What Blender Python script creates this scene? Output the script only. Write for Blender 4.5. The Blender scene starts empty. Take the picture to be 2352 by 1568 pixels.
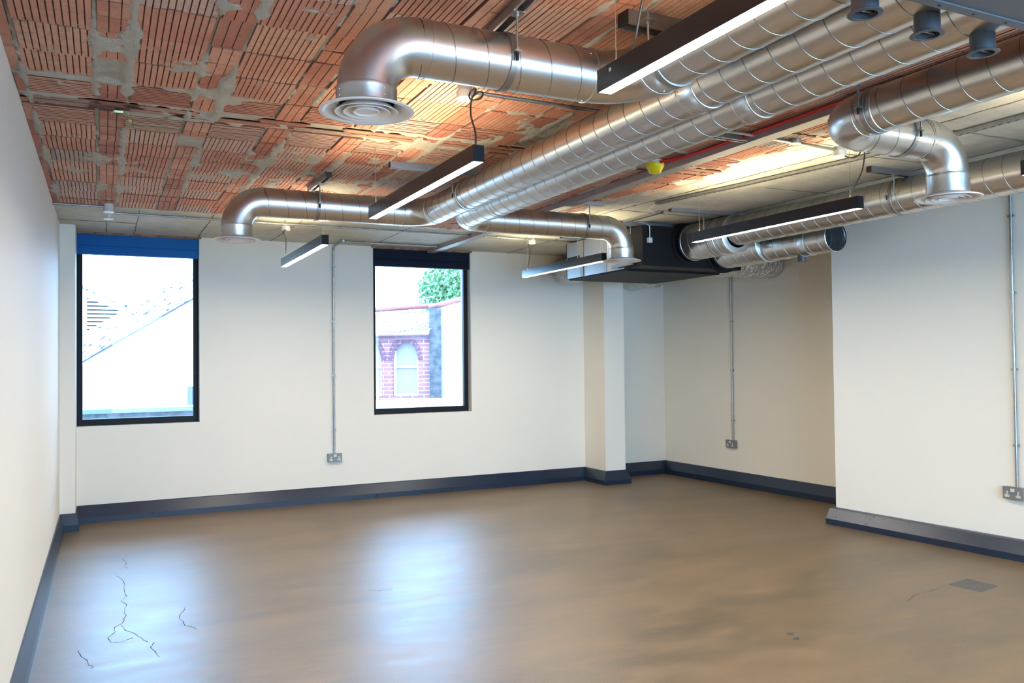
import bpy, math, random
import numpy as np
from mathutils import Vector, Matrix
random.seed(7)
rng = np.random.default_rng(11)
S = bpy.context.scene
COL = S.collection
# ------------------------------------------------------------------ camera
H0 = 1.5
F_PX, YAW, PIT, ROL = 1913.166, 0.455324, 0.0214867, -0.0110219
fw = Vector((math.sin(YAW)*math.cos(PIT), math.cos(YAW)*math.cos(PIT), math.sin(PIT)))
r0 = Vector((math.cos(YAW), -math.sin(YAW), 0)); u0 = r0.cross(fw)
rr = r0*math.cos(ROL) + u0*math.sin(ROL); uu = -r0*math.sin(ROL) + u0*math.cos(ROL)
cam_d = bpy.data.cameras.new('camera'); cam = bpy.data.objects.new('camera', cam_d); COL.objects.link(cam)
cam_d.sensor_width = 36.0; cam_d.lens = F_PX/2352*36.0; cam_d.clip_start = 0.05; cam_d.clip_end = 300
M = Matrix((rr, uu, -fw)).transposed().to_4x4(); M.translation = Vector((0, 0, H0)); cam.matrix_world = M
S.camera = cam
# ------------------------------------------------------------------ world, sun, exposure
S.view_settings.view_transform = 'Standard'; S.view_settings.look = 'None'
S.view_settings.gamma = 1.0; S.view_settings.use_curve_mapping = False
S.view_settings.exposure = 1.50
S.cycles.caustics_reflective = False; S.cycles.caustics_refractive = False; S.cycles.sample_clamp_indirect = 3.0; S.cycles.blur_glossy = 1.0
W = bpy.data.worlds.new('sky'); S.world = W; W.use_nodes = True
bg = W.node_tree.nodes['Background']; bg.inputs[0].default_value = (0.34, 0.61, 1.0, 1); bg.inputs[1].default_value = 7.0
sun_d = bpy.data.lights.new('sun', 'SUN'); sun_d.energy = 5.0; sun_d.angle = 0.01; sun_d.color = (1.0, 0.95, 0.86)
sun = bpy.data.objects.new('sun', sun_d); COL.objects.link(sun)
sun.rotation_euler = Vector((-0.9, 0.10, -0.75)).to_track_quat('-Z', 'Y').to_euler()
HC, D, L = 2.772, 8.92, -0.36
WIN = [(-0.24, 0.862, 0.905, 2.752), (2.668, 3.838, 0.903, 2.752)]
for (x0, x1, z0, z1) in WIN + [(0.6, 2.2, .9, 2.6), (3.4, 5.0, .9, 2.6)][:0]:
    pl = bpy.data.lights.new('daylight_portal', 'AREA'); pl.shape = 'RECTANGLE'; pl.size = x1-x0; pl.size_y = z1-z0
    pl.cycles.is_portal = True
    po = bpy.data.objects.new('daylight_portal', pl); COL.objects.link(po)
    po.location = ((x0+x1)/2, 9.14, (z0+z1)/2); po.rotation_euler = (math.radians(-90), 0, 0)

# ------------------------------------------------------------------ materials
def lin(c):
    return tuple(((v/255/12.92) if v/255 <= .04045 else ((v/255+.055)/1.055)**2.4) for v in c)
MATS = {}
def mat(name, col=(.8, .8, .8), rough=.5, metal=0., spec=.5, noise=None, bump=None, emit=None, coat=0., srgb=False):
    m = bpy.data.materials.new(name); m.use_nodes = True; nt = m.node_tree; b = nt.nodes['Principled BSDF']
    if srgb: col = lin(col)
    b.inputs['Base Color'].default_value = (*col, 1); b.inputs['Roughness'].default_value = rough
    b.inputs['Metallic'].default_value = metal; b.inputs['Specular IOR Level'].default_value = spec
    b.inputs['Coat Weight'].default_value = coat
    tc = nt.nodes.new('ShaderNodeTexCoord')
    if noise:   # (scale, amount, second colour)
        sc, amt, c2 = noise
        n = nt.nodes.new('ShaderNodeTexNoise'); n.inputs['Scale'].default_value = sc; n.inputs['Detail'].default_value = 6
        nt.links.new(tc.outputs['Object'], n.inputs['Vector'])
        rp = nt.nodes.new('ShaderNodeMapRange'); rp.inputs['From Min'].default_value = .35; rp.inputs['From Max'].default_value = .65
        rp.inputs['To Max'].default_value = amt
        nt.links.new(n.outputs['Fac'], rp.inputs['Value'])
        mx = nt.nodes.new('ShaderNodeMix'); mx.data_type = 'RGBA'
        mx.inputs['A'].default_value = (*col, 1); mx.inputs['B'].default_value = (*(lin(c2) if srgb else c2), 1)
        nt.links.new(rp.outputs[0], mx.inputs['Factor']); nt.links.new(mx.outputs['Result'], b.inputs['Base Color'])
    if bump:    # (scale, strength, distance)
        n = nt.nodes.new('ShaderNodeTexNoise'); n.inputs['Scale'].default_value = bump[0]; n.inputs['Detail'].default_value = 5
        nt.links.new(tc.outputs['Object'], n.inputs['Vector'])
        bp = nt.nodes.new('ShaderNodeBump'); bp.inputs['Strength'].default_value = bump[1]; bp.inputs['Distance'].default_value = bump[2]
        nt.links.new(n.outputs['Fac'], bp.inputs['Height']); nt.links.new(bp.outputs[0], b.inputs['Normal'])
    if emit:
        b.inputs['Emission Color'].default_value = (*emit[0], 1); b.inputs['Emission Strength'].default_value = emit[1]
    MATS[name] = m
    return m
class G:
    """small node-graph helper"""
    def __init__(s, m): s.nt = m.node_tree; s.b = s.nt.nodes['Principled BSDF']
    def n(s, t, **kw):
        x = s.nt.nodes.new(t)
        for k, v in kw.items():
            if k.startswith('_'): setattr(x, k[1:], v)
            else: x.inputs[k].default_value = v
        return x
    def l(s, a, b): s.nt.links.new(a, b)
    def noise(s, vec, scale, detail=5, rough=.5, dist=0):
        x = s.n('ShaderNodeTexNoise', Scale=scale, Detail=detail, Roughness=rough, Distortion=dist); s.l(vec, x.inputs['Vector']); return x.outputs['Fac']
    def rng(s, v, a, b, c=0., d=1.):
        x = s.n('ShaderNodeMapRange', **{'From Min': a, 'From Max': b, 'To Min': c, 'To Max': d}); s.l(v, x.inputs['Value']); return x.outputs[0]
    def mix(s, f, a, b, mode='MIX'):
        x = s.n('ShaderNodeMix', _data_type='RGBA', _blend_type=mode)
        for sock, v in (('Factor', f), ('A', a), ('B', b)):
            i = x.inputs[sock] if sock != 'Factor' else x.inputs[0]
            if sock == 'A': i = x.inputs[6]
            if sock == 'B': i = x.inputs[7]
            if isinstance(v, bpy.types.NodeSocket): s.l(v, i)
            else: i.default_value = (*v, 1) if isinstance(v, tuple) else v
        return x.outputs[2]
    def math(s, op, a, b=None):
        x = s.n('ShaderNodeMath', _operation=op)
        for i, v in enumerate((a, b)):
            if v is None: continue
            if isinstance(v, bpy.types.NodeSocket): s.l(v, x.inputs[i])
            else: x.inputs[i].default_value = v
        return x.outputs[0]
    def bump(s, h, st, di, nrm=None):
        x = s.n('ShaderNodeBump', Strength=st, Distance=di); s.l(h, x.inputs['Height'])
        if nrm: s.l(nrm, x.inputs['Normal'])
        return x.outputs[0]

plaster = mat('white_plaster', (244, 236, 220), .62, srgb=True, spec=.35, bump=(45, .12, .002))
plaster_side = plaster
navy = mat('dark_skirting_paint', (20, 35, 54), .32, srgb=True, spec=.6, noise=(3, .5, (26, 44, 66)), bump=(60, .05, .001))
frame_m = mat('black_window_frame', (7, 9, 15), .5, srgb=True, spec=.25)
blind_flare_blue = mat('flare_blue_header_panel', (20, 96, 168), .6, srgb=True, spec=.2, noise=(1.5, .5, (32, 112, 184)))  # window flare painted in as bright blue; the panel matches the navy one
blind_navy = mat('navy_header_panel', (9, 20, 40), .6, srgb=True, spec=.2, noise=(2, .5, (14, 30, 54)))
lintel_m = mat('bare_lintel', (120, 92, 80), .9, srgb=True, noise=(14, 1, (160, 130, 110)), bump=(40, .6, .006))
black_ahu = mat('black_coated_steel', (15, 13, 13), .6, srgb=True, spec=.22, noise=(2.5, .7, (30, 27, 26)))
fix_m = mat('anthracite_satin', (34, 32, 32), .22, srgb=True, spec=.85)
cap_m = mat('matt_black_cap', (14, 13, 13), .6, srgb=True, spec=.25)
white_pl = mat('white_plastic', (225, 222, 215), .4, srgb=True)
diff_m = mat('pale_enamel', (238, 226, 214), .35, srgb=True)
grey_pl = mat('grey_damper', (88, 88, 90), .45, srgb=True, metal=.3)
dark_m = mat('dark_void', (10, 10, 11), .8, srgb=True)
cable_m = mat('black_rubber', (18, 18, 18), .45, srgb=True)
red_m = mat('red_cable', (190, 18, 22), .4, srgb=True)
steel_pl = mat('zinc_steel', (175, 175, 170), .35, srgb=True, metal=.9, noise=(20, .5, (140, 140, 138)))
sock_m = mat('grey_metal_clad', (128, 130, 130), .45, srgb=True, metal=.25)
sock_w = mat('socket_insert', (228, 222, 205), .4, srgb=True)
yellow_m = mat('yellow_dust_cover', (222, 200, 0), .35, srgb=True)
beam_m = mat('mauve_primed_steel', (160, 144, 144), .5, srgb=True, noise=(6, .6, (172, 156, 152)))
beam_lo = mat('pale_flange', (150, 148, 142), .45, srgb=True, metal=.3)
patch_m = mat('grey_floor_plate', (84, 80, 75), .6, srgb=True, noise=(15, .6, (94, 90, 84)))
crack_m = mat('floor_crack_dark', (56, 50, 52), .8, srgb=True)
white_case = mat('white_casing', (222, 226, 230), .4, srgb=True)
gold_m = mat('yellow_passivated_steel', (190, 175, 60), .25, srgb=True, metal=.9, noise=(60, 1, (120, 170, 90)))

def galvanised(name, tint, rough, foil=False):
    m = mat(name, tint, rough, metal=1.0); g = G(m); tc = g.n('ShaderNodeTexCoord')
    n1 = g.noise(tc.outputs['Object'], 7, 6, .6); n2 = g.noise(tc.outputs['Object'], 60, 3)
    c = g.mix(g.rng(n1, .3, .7), tint, tuple(v*.93 for v in tint))
    g.l(c, g.b.inputs['Base Color']); g.l(g.rng(n1, .3, .7, rough*.95, rough*1.08), g.b.inputs['Roughness'])
    if foil:
        h = g.noise(tc.outputs['Object'], 14, 4, .6, 1.5); g.l(g.bump(h, .9, .05), g.b.inputs['Normal'])
    return m
duct_m = galvanised('galvanised_steel', (.68, .66, .62), .30)
seam_m = galvanised('seam_steel', (.34, .32, .29), .34)
foil_m = galvanised('aluminium_foil_wrap', (.78, .78, .76), .22, True)
strut_m = galvanised('galvanised_strut', (.40, .39, .37), .42)
plenum_m = galvanised('galvanised_sheet', (.40, .39, .38), .45)
plenum_g = mat('grey_plenum_sheet', (108, 110, 112), .55, srgb=True, metal=.4)

def floor_mat():
    m = mat('resin_floor', (.2, .15, .1), .3); g = G(m); tc = g.n('ShaderNodeTexCoord'); P = tc.outputs['Object']
    mp = g.n('ShaderNodeMapping'); mp.inputs['Scale'].default_value = (.6, 1.6, 1); mp.inputs['Rotation'].default_value = (0, 0, .35); g.l(P, mp.inputs['Vector'])
    big = g.noise(mp.outputs[0], 1.1, 5, .55, .6); mid = g.noise(mp.outputs[0], 4.5, 5, .6); fine = g.noise(P, 160, 2)
    c = g.mix(g.rng(big, .32, .68), lin((113, 90, 62)), lin((86, 72, 52)))
    c = g.mix(g.rng(mid, .45, .75, 0, .55), c, lin((140, 110, 78)))
    c = g.mix(g.rng(fine, .62, .72, 0, .35), c, lin((190, 160, 120)))
    spk = g.noise(P, 9, 4); c = g.mix(g.rng(spk, .66, .74, 0, .4), c, lin((96, 86, 78)))
    g.l(c, g.b.inputs['Base Color'])
    g.l(g.rng(mid, .3, .7, .38, .46), g.b.inputs['Roughness']); g.b.inputs['Specular IOR Level'].default_value = .85
    g.l(g.bump(g.noise(P, 35, 3), .06, .003), g.b.inputs['Normal'])
    return m
floor_m = floor_mat()
def concrete_mat():
    m = mat('board_marked_concrete', (.4, .38, .3), .8); g = G(m); tc = g.n('ShaderNodeTexCoord'); P = tc.outputs['Object']
    a = g.noise(P, 1.6, 6, .6, .5); b = g.noise(P, 9, 6, .65)
    c = g.mix(g.rng(a, .3, .7), lin((206, 200, 184)), lin((182, 176, 158)))
    c = g.mix(g.rng(b, .45, .75, 0, .5), c, lin((222, 216, 202)))
    mp = g.n('ShaderNodeMapping'); mp.inputs['Scale'].default_value = (1.5, 14, 1); g.l(P, mp.inputs['Vector'])
    s = g.noise(mp.outputs[0], 2.0, 5); c = g.mix(g.rng(s, .52, .72, 0, .22), c, lin((128, 120, 100)))
    pit = g.noise(P, 70, 2); c = g.mix(g.rng(pit, .70, .76, 0, .6), c, lin((80, 74, 60)))
    g.l(c, g.b.inputs['Base Color']); g.l(g.bump(b, .3, .01), g.b.inputs['Normal'])
    return m
conc_m = concrete_mat()
def clay_mat():
    m = mat('clay_pot', (.4, .2, .1), .85); g = G(m); tc = g.n('ShaderNodeTexCoord'); P = tc.outputs['Object']
    at = g.n('ShaderNodeAttribute', _attribute_name='tone')
    cr = g.n('ShaderNodeValToRGB'); e = cr.color_ramp.elements
    e[0].position = 0; e[0].color = (*lin((158, 96, 76)), 1); e[1].position = 1; e[1].color = (*lin((196, 168, 128)), 1)
    for p, c in ((.25, (176, 112, 86)), (.5, (188, 128, 102)), (.72, (200, 150, 122)), (.86, (186, 152, 138)), (.93, (146, 130, 122))):
        x = cr.color_ramp.elements.new(p); x.color = (*lin(c), 1)
    g.l(at.outputs['Fac'], cr.inputs[0])
    a = g.noise(P, 3.2, 5, .6); b = g.noise(P, 28, 5, .7)
    c = g.mix(g.rng(a, .5, .75, 0, .45), g.mix(1.0, cr.outputs[0], (1.16, 1.16, 1.16), 'MULTIPLY'), lin((214, 186, 156)))
    c = g.mix(g.rng(b, .5, .75, 0, .5), c, lin((120, 78, 60)))
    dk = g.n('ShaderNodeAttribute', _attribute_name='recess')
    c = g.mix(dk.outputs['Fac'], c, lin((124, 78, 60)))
    g.l(c, g.b.inputs['Base Color']); g.l(g.bump(b, .5, .006), g.b.inputs['Normal']); return m
clay_m = clay_mat()
def mortar_mat():
    m = mat('lime_mortar', (.4, .38, .33), .9); g = G(m); tc = g.n('ShaderNodeTexCoord'); P = tc.outputs['Object']
    a = g.noise(P, 6, 6, .65); b = g.noise(P, 60, 4, .7)
    c = g.mix(g.rng(a, .3, .7), lin((176, 166, 148)), lin((202, 194, 176)))
    c = g.mix(g.rng(b, .6, .75, 0, .6), c, lin((104, 94, 82)))
    g.l(c, g.b.inputs['Base Color']); g.l(g.bump(g.noise(P, 40, 6, .7), .8, .02), g.b.inputs['Normal']); return m
mortar_m = mortar_mat()
def emis(name, col, st):
    m = bpy.data.materials.new(name); m.use_nodes = True; nt = m.node_tree; nt.nodes.remove(nt.nodes['Principled BSDF'])
    e = nt.nodes.new('ShaderNodeEmission'); e.inputs[0].default_value = (*col, 1); e.inputs[1].default_value = st
    nt.links.new(e.outputs[0], nt.nodes['Material Output'].inputs[0]); return m
led_dn = emis('opal_diffuser_lit', (1.0, .92, .80), 55.0)
led_up = emis('uplight_lens_lit', (1.0, .85, .55), 24.0)
def glass_mat():
    m = bpy.data.materials.new('window_glass'); m.use_nodes = True; nt = m.node_tree; nt.nodes.remove(nt.nodes['Principled BSDF'])
    t = nt.nodes.new('ShaderNodeBsdfTransparent'); t.inputs[0].default_value = (.95, .98, .98, 1)
    g = nt.nodes.new('ShaderNodeBsdfGlossy'); g.inputs['Roughness'].default_value = .02
    f = nt.nodes.new('ShaderNodeFresnel'); f.inputs[0].default_value = 1.45
    x = nt.nodes.new('ShaderNodeMixShader'); nt.links.new(f.outputs[0], x.inputs[0]); nt.links.new(t.outputs[0], x.inputs[1]); nt.links.new(g.outputs[0], x.inputs[2])
    nt.links.new(x.outputs[0], nt.nodes['Material Output'].inputs[0]); return m
glass_m = glass_mat()

# ------------------------------------------------------------------ mesh builder
class MB:
    def __init__(s): s.v = []; s.f = []; s.sm = []
    def add(s, vs, fs, smooth=False):
        o = len(s.v); s.v += [tuple(v) for v in vs]; s.f += [tuple(i+o for i in f) for f in fs]; s.sm += [smooth]*len(fs); return s
    def box(s, a, b):
        (x0, y0, z0), (x1, y1, z1) = a, b
        return s.add([(x0,y0,z0),(x1,y0,z0),(x1,y1,z0),(x0,y1,z0),(x0,y0,z1),(x1,y0,z1),(x1,y1,z1),(x0,y1,z1)],
              [(0,3,2,1),(4,5,6,7),(0,1,5,4),(1,2,6,5),(2,3,7,6),(3,0,4,7)])
    def prism(s, pts, vec):
        """extrude polygon pts (3d) by vec"""
        n = len(pts); q = [tuple(Vector(p)+Vector(vec)) for p in pts]
        return s.add(list(pts)+q, [tuple(range(n))[::-1], tuple(range(n, 2*n))]+[(i, (i+1) % n, n+(i+1) % n, n+i) for i in range(n)])
    def tube(s, path, r, n=16, caps=True, radii=None):
        path = [Vector(p) for p in path]; m = len(path); T = []
        for i in range(m):
            t = path[min(i+1, m-1)]-path[max(i-1, 0)]; T.append(t.normalized())
        up = Vector((0, 0, 1)) if abs(T[0].z) < .9 else Vector((1, 0, 0))
        nrm = (up - T[0]*up.dot(T[0])).normalized(); vs = []
        for i in range(m):
            if i: nrm = (nrm - T[i]*nrm.dot(T[i])).normalized()
            bn = T[i].cross(nrm); R = radii[i] if radii else r
            for k in range(n):
                a = 2*math.pi*k/n; vs.append(path[i]+nrm*(R*math.cos(a))+bn*(R*math.sin(a)))
        fs = [(i*n+k, i*n+(k+1) % n, (i+1)*n+(k+1) % n, (i+1)*n+k) for i in range(m-1) for k in range(n)]
        s.add(vs, fs, True)
        if caps: s.add(vs[:n], [tuple(range(n))[::-1]]); s.add(vs[-n:], [tuple(range(n))])
        return s
    def lathe(s, prof, c, n=48, axis='Z', closed=False):
        vs = []
        for (r, h) in prof:
            for k in range(n):
                a = 2*math.pi*k/n; p = (r*math.cos(a), r*math.sin(a), h)
                if axis == 'X': p = (p[2], p[0], p[1])
                if axis == 'Y': p = (p[1], p[2], p[0])
                vs.append((p[0]+c[0], p[1]+c[1], p[2]+c[2]))
        m = len(prof)
        s.add(vs, [(i*n+k, i*n+(k+1) % n, ((i+1) % m)*n+(k+1) % n, ((i+1) % m)*n+k) for i in range(m if closed else m-1) for k in range(n)], True)
        return s
    def helix(s, p0, p1, r, pitch, h=.0016, w=.0026, n=40, phase=0.):
        """raised lock seam winding round a straight pipe"""
        p0, p1 = Vector(p0), Vector(p1); Lg = (p1-p0).length; t = (p1-p0)/Lg
        up = Vector((0, 0, 1)) if abs(t.z) < .9 else Vector((1, 0, 0)); e1 = (up-t*up.dot(t)).normalized(); e2 = t.cross(e1)
        N = int(Lg/pitch*n); vs = []
        prof = [(-w, -.001), (-w*.5, h), (w*.5, h), (w, -.001)]
        for i in range(N+1):
            d = Lg*i/N; a = 2*math.pi*d/pitch+phase
            for (dx, dh) in prof:
                dd = min(max(d+dx, 0), Lg); vs.append(p0+t*dd+(e1*math.cos(a)+e2*math.sin(a))*(r+dh))
        fs = [(i*4+k, i*4+k+1, (i+1)*4+k+1, (i+1)*4+k) for i in range(N) for k in range(3)]
        return s.add(vs, fs, True)

def tag(o, label=None, cat=None, group=None, kind=None):
    if label: o['label'] = label
    if cat: o['category'] = cat
    if group: o['group'] = group
    if kind: o['kind'] = kind
    return o
def build(name, mb, m, parent=None, loc=None):
    if parent is not None:
        org = Vector(parent['_o']) if '_o' in parent else Vector((0, 0, 0))
    else:
        org = Vector(loc) if loc else Vector((0, 0, 0))
    me = bpy.data.meshes.new(name); me.from_pydata([tuple(Vector(v)-org) for v in mb.v], [], mb.f)
    me.polygons.foreach_set('use_smooth', mb.sm); me.update()
    if any(mb.sm): me.set_sharp_from_angle(angle=math.radians(38))
    me.materials.append(m); o = bpy.data.objects.new(name, me); COL.objects.link(o)
    if parent is not None: o.parent = parent
    else: o.location = org
    o['_o'] = tuple(org)
    return o
def thing(name, label, cat, loc, group=None):
    o = bpy.data.objects.new(name, None); COL.objects.link(o); o.location = loc; o['_o'] = tuple(loc); o.empty_display_size = .05
    return tag(o, label, cat, group)
def struct(name, mb, m, parent=None, loc=None):
    o = build(name, mb, m, parent, loc)
    if parent is None: o['kind'] = 'structure'
    return o
def boxmb(a, b): return MB().box(a, b)

# ------------------------------------------------------------------ room shell
YB = -2.2
def fwx(y): return 5.91+(5.48-y)*.080       # face of the near right-hand wall
def frx(y): return 6.58+(8.92-y)*.041       # face of the far right-hand wall
struct('floor', boxmb((L-.3, YB-.3, -.2), (7.4, 9.3, 0)), floor_m)
struct('wall_left', boxmb((L-.3, YB-.3, 0), (L, 9.3, HC+.06)), plaster)
w = MB()
xs = [L, WIN[0][0], WIN[0][1], WIN[1][0], WIN[1][1], 7.3]
for i in range(5):
    if i in (1, 3):
        q = WIN[i//2]; w.box((xs[i], D, 0), (xs[i+1], D+.3, q[2])); w.box((xs[i], D, q[3]), (xs[i+1], D+.3, HC+.06))
    else: w.box((xs[i], D, 0), (xs[i+1], D+.3, HC+.06))
struct('wall_front', w, plaster)
w = MB(); w.prism([(frx(5.3), 5.3, 0), (7.4, 5.3, 0), (7.4, 9.1, 0), (frx(9.1), 9.1, 0)], (0, 0, HC+.06))
struct('wall_right', w, plaster)
w = MB(); w.prism([(fwx(YB-.2), YB-.2, 0), (7.4, YB-.2, 0), (7.4, 5.48, 0), (fwx(5.48), 5.48, 0)], (0, 0, HC+.06))
struct('wall_near_right', w, plaster)
# unseen rear wall; its tall windows are added to bring in fill daylight
ADDED_RW = [(0.1, 2.0, .35, 2.62), (2.3, 4.2, .35, 2.62), (4.5, 6.3, .35, 2.62)]
w = MB(); xs = [L-.2, .1, 2.0, 2.3, 4.2, 4.5, 6.3, 7.3]
for i in range(7):
    if i % 2:
        w.box((xs[i], YB-.3, 0), (xs[i+1], YB, .35)); w.box((xs[i], YB-.3, 2.62), (xs[i+1], YB, HC+.06))
    else: w.box((xs[i], YB-.3, 0), (xs[i+1], YB, HC+.06))
struct('wall_rear', w, plaster)
for k, (x0, x1, z0, z1) in enumerate(ADDED_RW):
    f = MB()
    for a, b in (((x0, z0), (x1, z0+.06)), ((x0, z1-.06), (x1, z1)), ((x0, z0+.06), (x0+.05, z1-.06)), ((x1-.05, z0+.06), (x1, z1-.06))):
        f.box((a[0], YB-.16, a[1]), (b[0], YB-.1, b[1]))
    fo = struct('window_%d' % (k+3), f, frame_m)  # added window, out of view
    build('pane', boxmb((x0+.05, YB-.135, z0+.06), (x1-.05, YB-.129, z1-.06)), glass_m, fo)
    pl = bpy.data.lights.new('daylight_portal', 'AREA'); pl.shape = 'RECTANGLE'; pl.size = x1-x0; pl.size_y = z1-z0; pl.cycles.is_portal = True
    po = bpy.data.objects.new('daylight_portal', pl); COL.objects.link(po)
    po.location = ((x0+x1)/2, YB-.2, (z0+z1)/2); po.rotation_euler = (math.radians(90), 0, 0)
# pilaster and column
struct('wall_pilaster', boxmb((L, 8.50, 0), (-.236, D, HC)), plaster)
struct('wall_column', boxmb((5.362, 8.445, 0), (5.640, D, HC)), plaster)

# concrete soffit: strip along the windows and the right-hand side, ragged towards the clay pots
def edge_x(y):
    pts = [(-4, 3.74), (2.6, 3.74), (3.1, 3.76), (3.6, 3.79), (3.9, 3.74), (4.15, 3.66), (4.42, 3.79), (4.74, 3.80), (4.8, 3.70), (5.05, 3.78), (5.4, 3.68), (5.6, 3.60), (6.1, 3.66), (6.6, 3.58), (7.6, 3.52)]
    for (a, p), (b, q) in zip(pts, pts[1:]):
        if a <= y <= b: return p+(q-p)*(y-a)/(b-a)
    return 3.6
NY = 420; ys = np.linspace(YB-.2, 7.44, NY)
jag = rng.normal(0, .012, NY)+.02*np.sin(ys*23)+.015*np.sin(ys*51+1)
m = MB(); vs = []
ex = [edge_x(y)+jag[i] for i, y in enumerate(ys)]
ZC = HC-.006
for i, y in enumerate(ys): vs += [(ex[i], y, ZC), (7.3, y, ZC), (ex[i], y, HC+.02)]
fs = [(3*i, 3*i+1, 3*i+4, 3*i+3) for i in range(NY-1)]+[(3*i, 3*i+3, 3*i+5, 3*i+2) for i in range(NY-1)]
m.add(vs, fs)
# strip by the windows with its own ragged lip
NX = 160; xx = np.linspace(L-.1, 3.7, NX); vs = []
for i, x in enumerate(xx):
    y = 7.44+.012*math.sin(x*17)+rng.normal(0, .008); vs += [(x, y, ZC), (x, 9.1, ZC), (x, y, HC+.02)]
m.add(vs, [(3*i, 3*i+3, 3*i+4, 3*i+1) for i in range(NX-1)]+[(3*i, 3*i+3, 3*i+5, 3*i+2) for i in range(NX-1)])
m.add([(3.7, 7.44, ZC), (7.3, 7.44, ZC), (7.3, 9.1, ZC), (3.7, 9.1, ZC)], [(0, 1, 2, 3)])
m.box((L-.3, YB-.3, HC+.035), (7.4, 9.3, HC+.2))
ceil = struct('ceiling', m, conc_m)
# board joints in the concrete: shallow raised fins
def fins(segs, wd=.006, h=.004):
    b = MB()
    for (x0, y0, x1, y1) in segs:
        d = Vector((x1-x0, y1-y0, 0)); n = max(2, int(d.length/.06)); nr = Vector((-d.y, d.x, 0)).normalized(); vs = []
        for i in range(n+1):
            p = Vector((x0, y0, ZC))+d*(i/n)+nr*rng.normal(0, .0025); ww = wd*(.6+.8*rng.random())
            vs += [p+nr*ww+Vector((0, 0, .001)), p-Vector((0, 0, h*(.5+rng.random()))), p-nr*ww+Vector((0, 0, .001))]
        b.add(vs, [(3*i+k, 3*i+3+k, 3*i+4+k, 3*i+1+k) for i in range(n) for k in (0, 1)])
    return b
joint_m = mat('joint_line', (112, 104, 84), .9, srgb=True)
segs = [(.264, 7.5, .264, 8.92), (.85, 7.5, .85, 8.92), (1.6, 7.5, 1.56, 8.92), (2.62, 7.5, 2.64, 8.92), (4.3, 7.4, 4.3, 8.9), (5.3, 7.4, 5.3, 8.9),
        (L, 8.22, .264, 8.22), (.02, 8.22, .02, 8.9), (4.12, 0, 4.10, 3.9), (4.10, 3.9, 3.93, 6.1), (3.93, 6.1, 3.9, 7.4),
        (3.95, 5.95, 5.4, 6.0), (4.45, 4.75, 5.6, 4.70), (4.3, 3.1, 6.1, 3.05), (5.0, 0, 5.0, 7.5), (4.1, 3.75, 5.0, 3.7), (3.6, 7.36, 6.6, 7.3)]
build('board_joints', fins(segs), joint_m, ceil)
# lintels of bare clay above the windows
for k, (x0, x1, z0, z1) in enumerate(WIN):
    b = MB(); n = 40
    vs = []
    for i in range(n+1):
        x = x0-.02+(x1-x0+.04)*i/n; vs += [(x, D-.004-.006*rng.random(), z1-.002-.006*rng.random()), (x, D-.01-.008*rng.random(), HC-.004), (x, D+.1, z1-.004)]
    b.add(vs, [(3*i, 3*i+3, 3*i+4, 3*i+1) for i in range(n)]+[(3*i, 3*i+2, 3*i+5, 3*i+3) for i in range(n)])
    struct('trim_%d' % (k+1), b, lintel_m)

# ------------------------------------------------------------------ clay-pot ceiling
def vnoise(X, Y, sc, seed):
    r = np.random.default_rng(seed); g = r.random((256, 256)); x = X*sc+100; y = Y*sc+100
    xi = np.floor(x).astype(int); yi = np.floor(y).astype(int); fx = x-xi; fy = y-yi
    fx = fx*fx*(3-2*fx); fy = fy*fy*(3-2*fy); a = g[xi % 256, yi % 256]; b = g[(xi+1) % 256, yi % 256]; c = g[xi % 256, (yi+1) % 256]; d = g[(xi+1) % 256, (yi+1) % 256]
    return (a*(1-fx)+b*fx)*(1-fy)+(c*(1-fx)+d*fx)*fy
def fbm(X, Y, sc, seed, o=4):
    t = 0; a = .5; n = 0
    for i in range(o): t = t+a*vnoise(X, Y, sc*2**i, seed+i); n += a; a *= .55
    return t/n
rows = []   # (y0, y1, kind) kind: L = ribs along the room, X = ribs across, s = thin strips
y = 4.14
while y > YB: rows.append((y-.312, y, 'L')); y -= .312
rows += [(4.145, 4.425, 'X'), (4.455, 4.605, 's'), (4.635, 4.93, 'X')]
for a, b in zip((4.94, 5.235, 5.54, 5.85, 6.17, 6.50, 6.84, 7.16), (5.235, 5.54, 5.85, 6.17, 6.50, 6.84, 7.16, 7.46)): rows.append((a, b, 'L'))
bigs = [(-.31+.4155*i, -.31+.4155*i+.27) for i in range(10)]
cols = [(-.36, -.318, 'e')]
for i, (a, b) in enumerate(bigs):
    if b < 3.9: cols.append((a, b, 'B'))
    if b+.14 < 3.95: cols.append((b+.012, b+.135, 'N'))
bv = []; bf = []; tone = []; rec = []
def slab(x0, x1, y0, y1, z, t, rc, zt=HC+.02, skew=0, nj=1, jit=0., sd=None):
    """bar with its underside at z; ends ragged by jit"""
    o = len(bv); a, b = rng.normal(0, jit, 2) if jit else (0, 0)
    bv.extend([(x0, y0+a, z), (x1, y0+a, z), (x1, y1+b, z), (x0, y1+b, z), (x0, y0+a, zt), (x1, y0+a, zt), (x1, y1+b, zt), (x0, y1+b, zt)])
    for k, f in enumerate(((0, 3, 2, 1), (0, 1, 5, 4), (1, 2, 6, 5), (2, 3, 7, 6), (3, 0, 4, 7))):
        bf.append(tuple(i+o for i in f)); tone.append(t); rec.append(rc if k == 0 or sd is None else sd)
ZB = HC-.004
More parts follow.
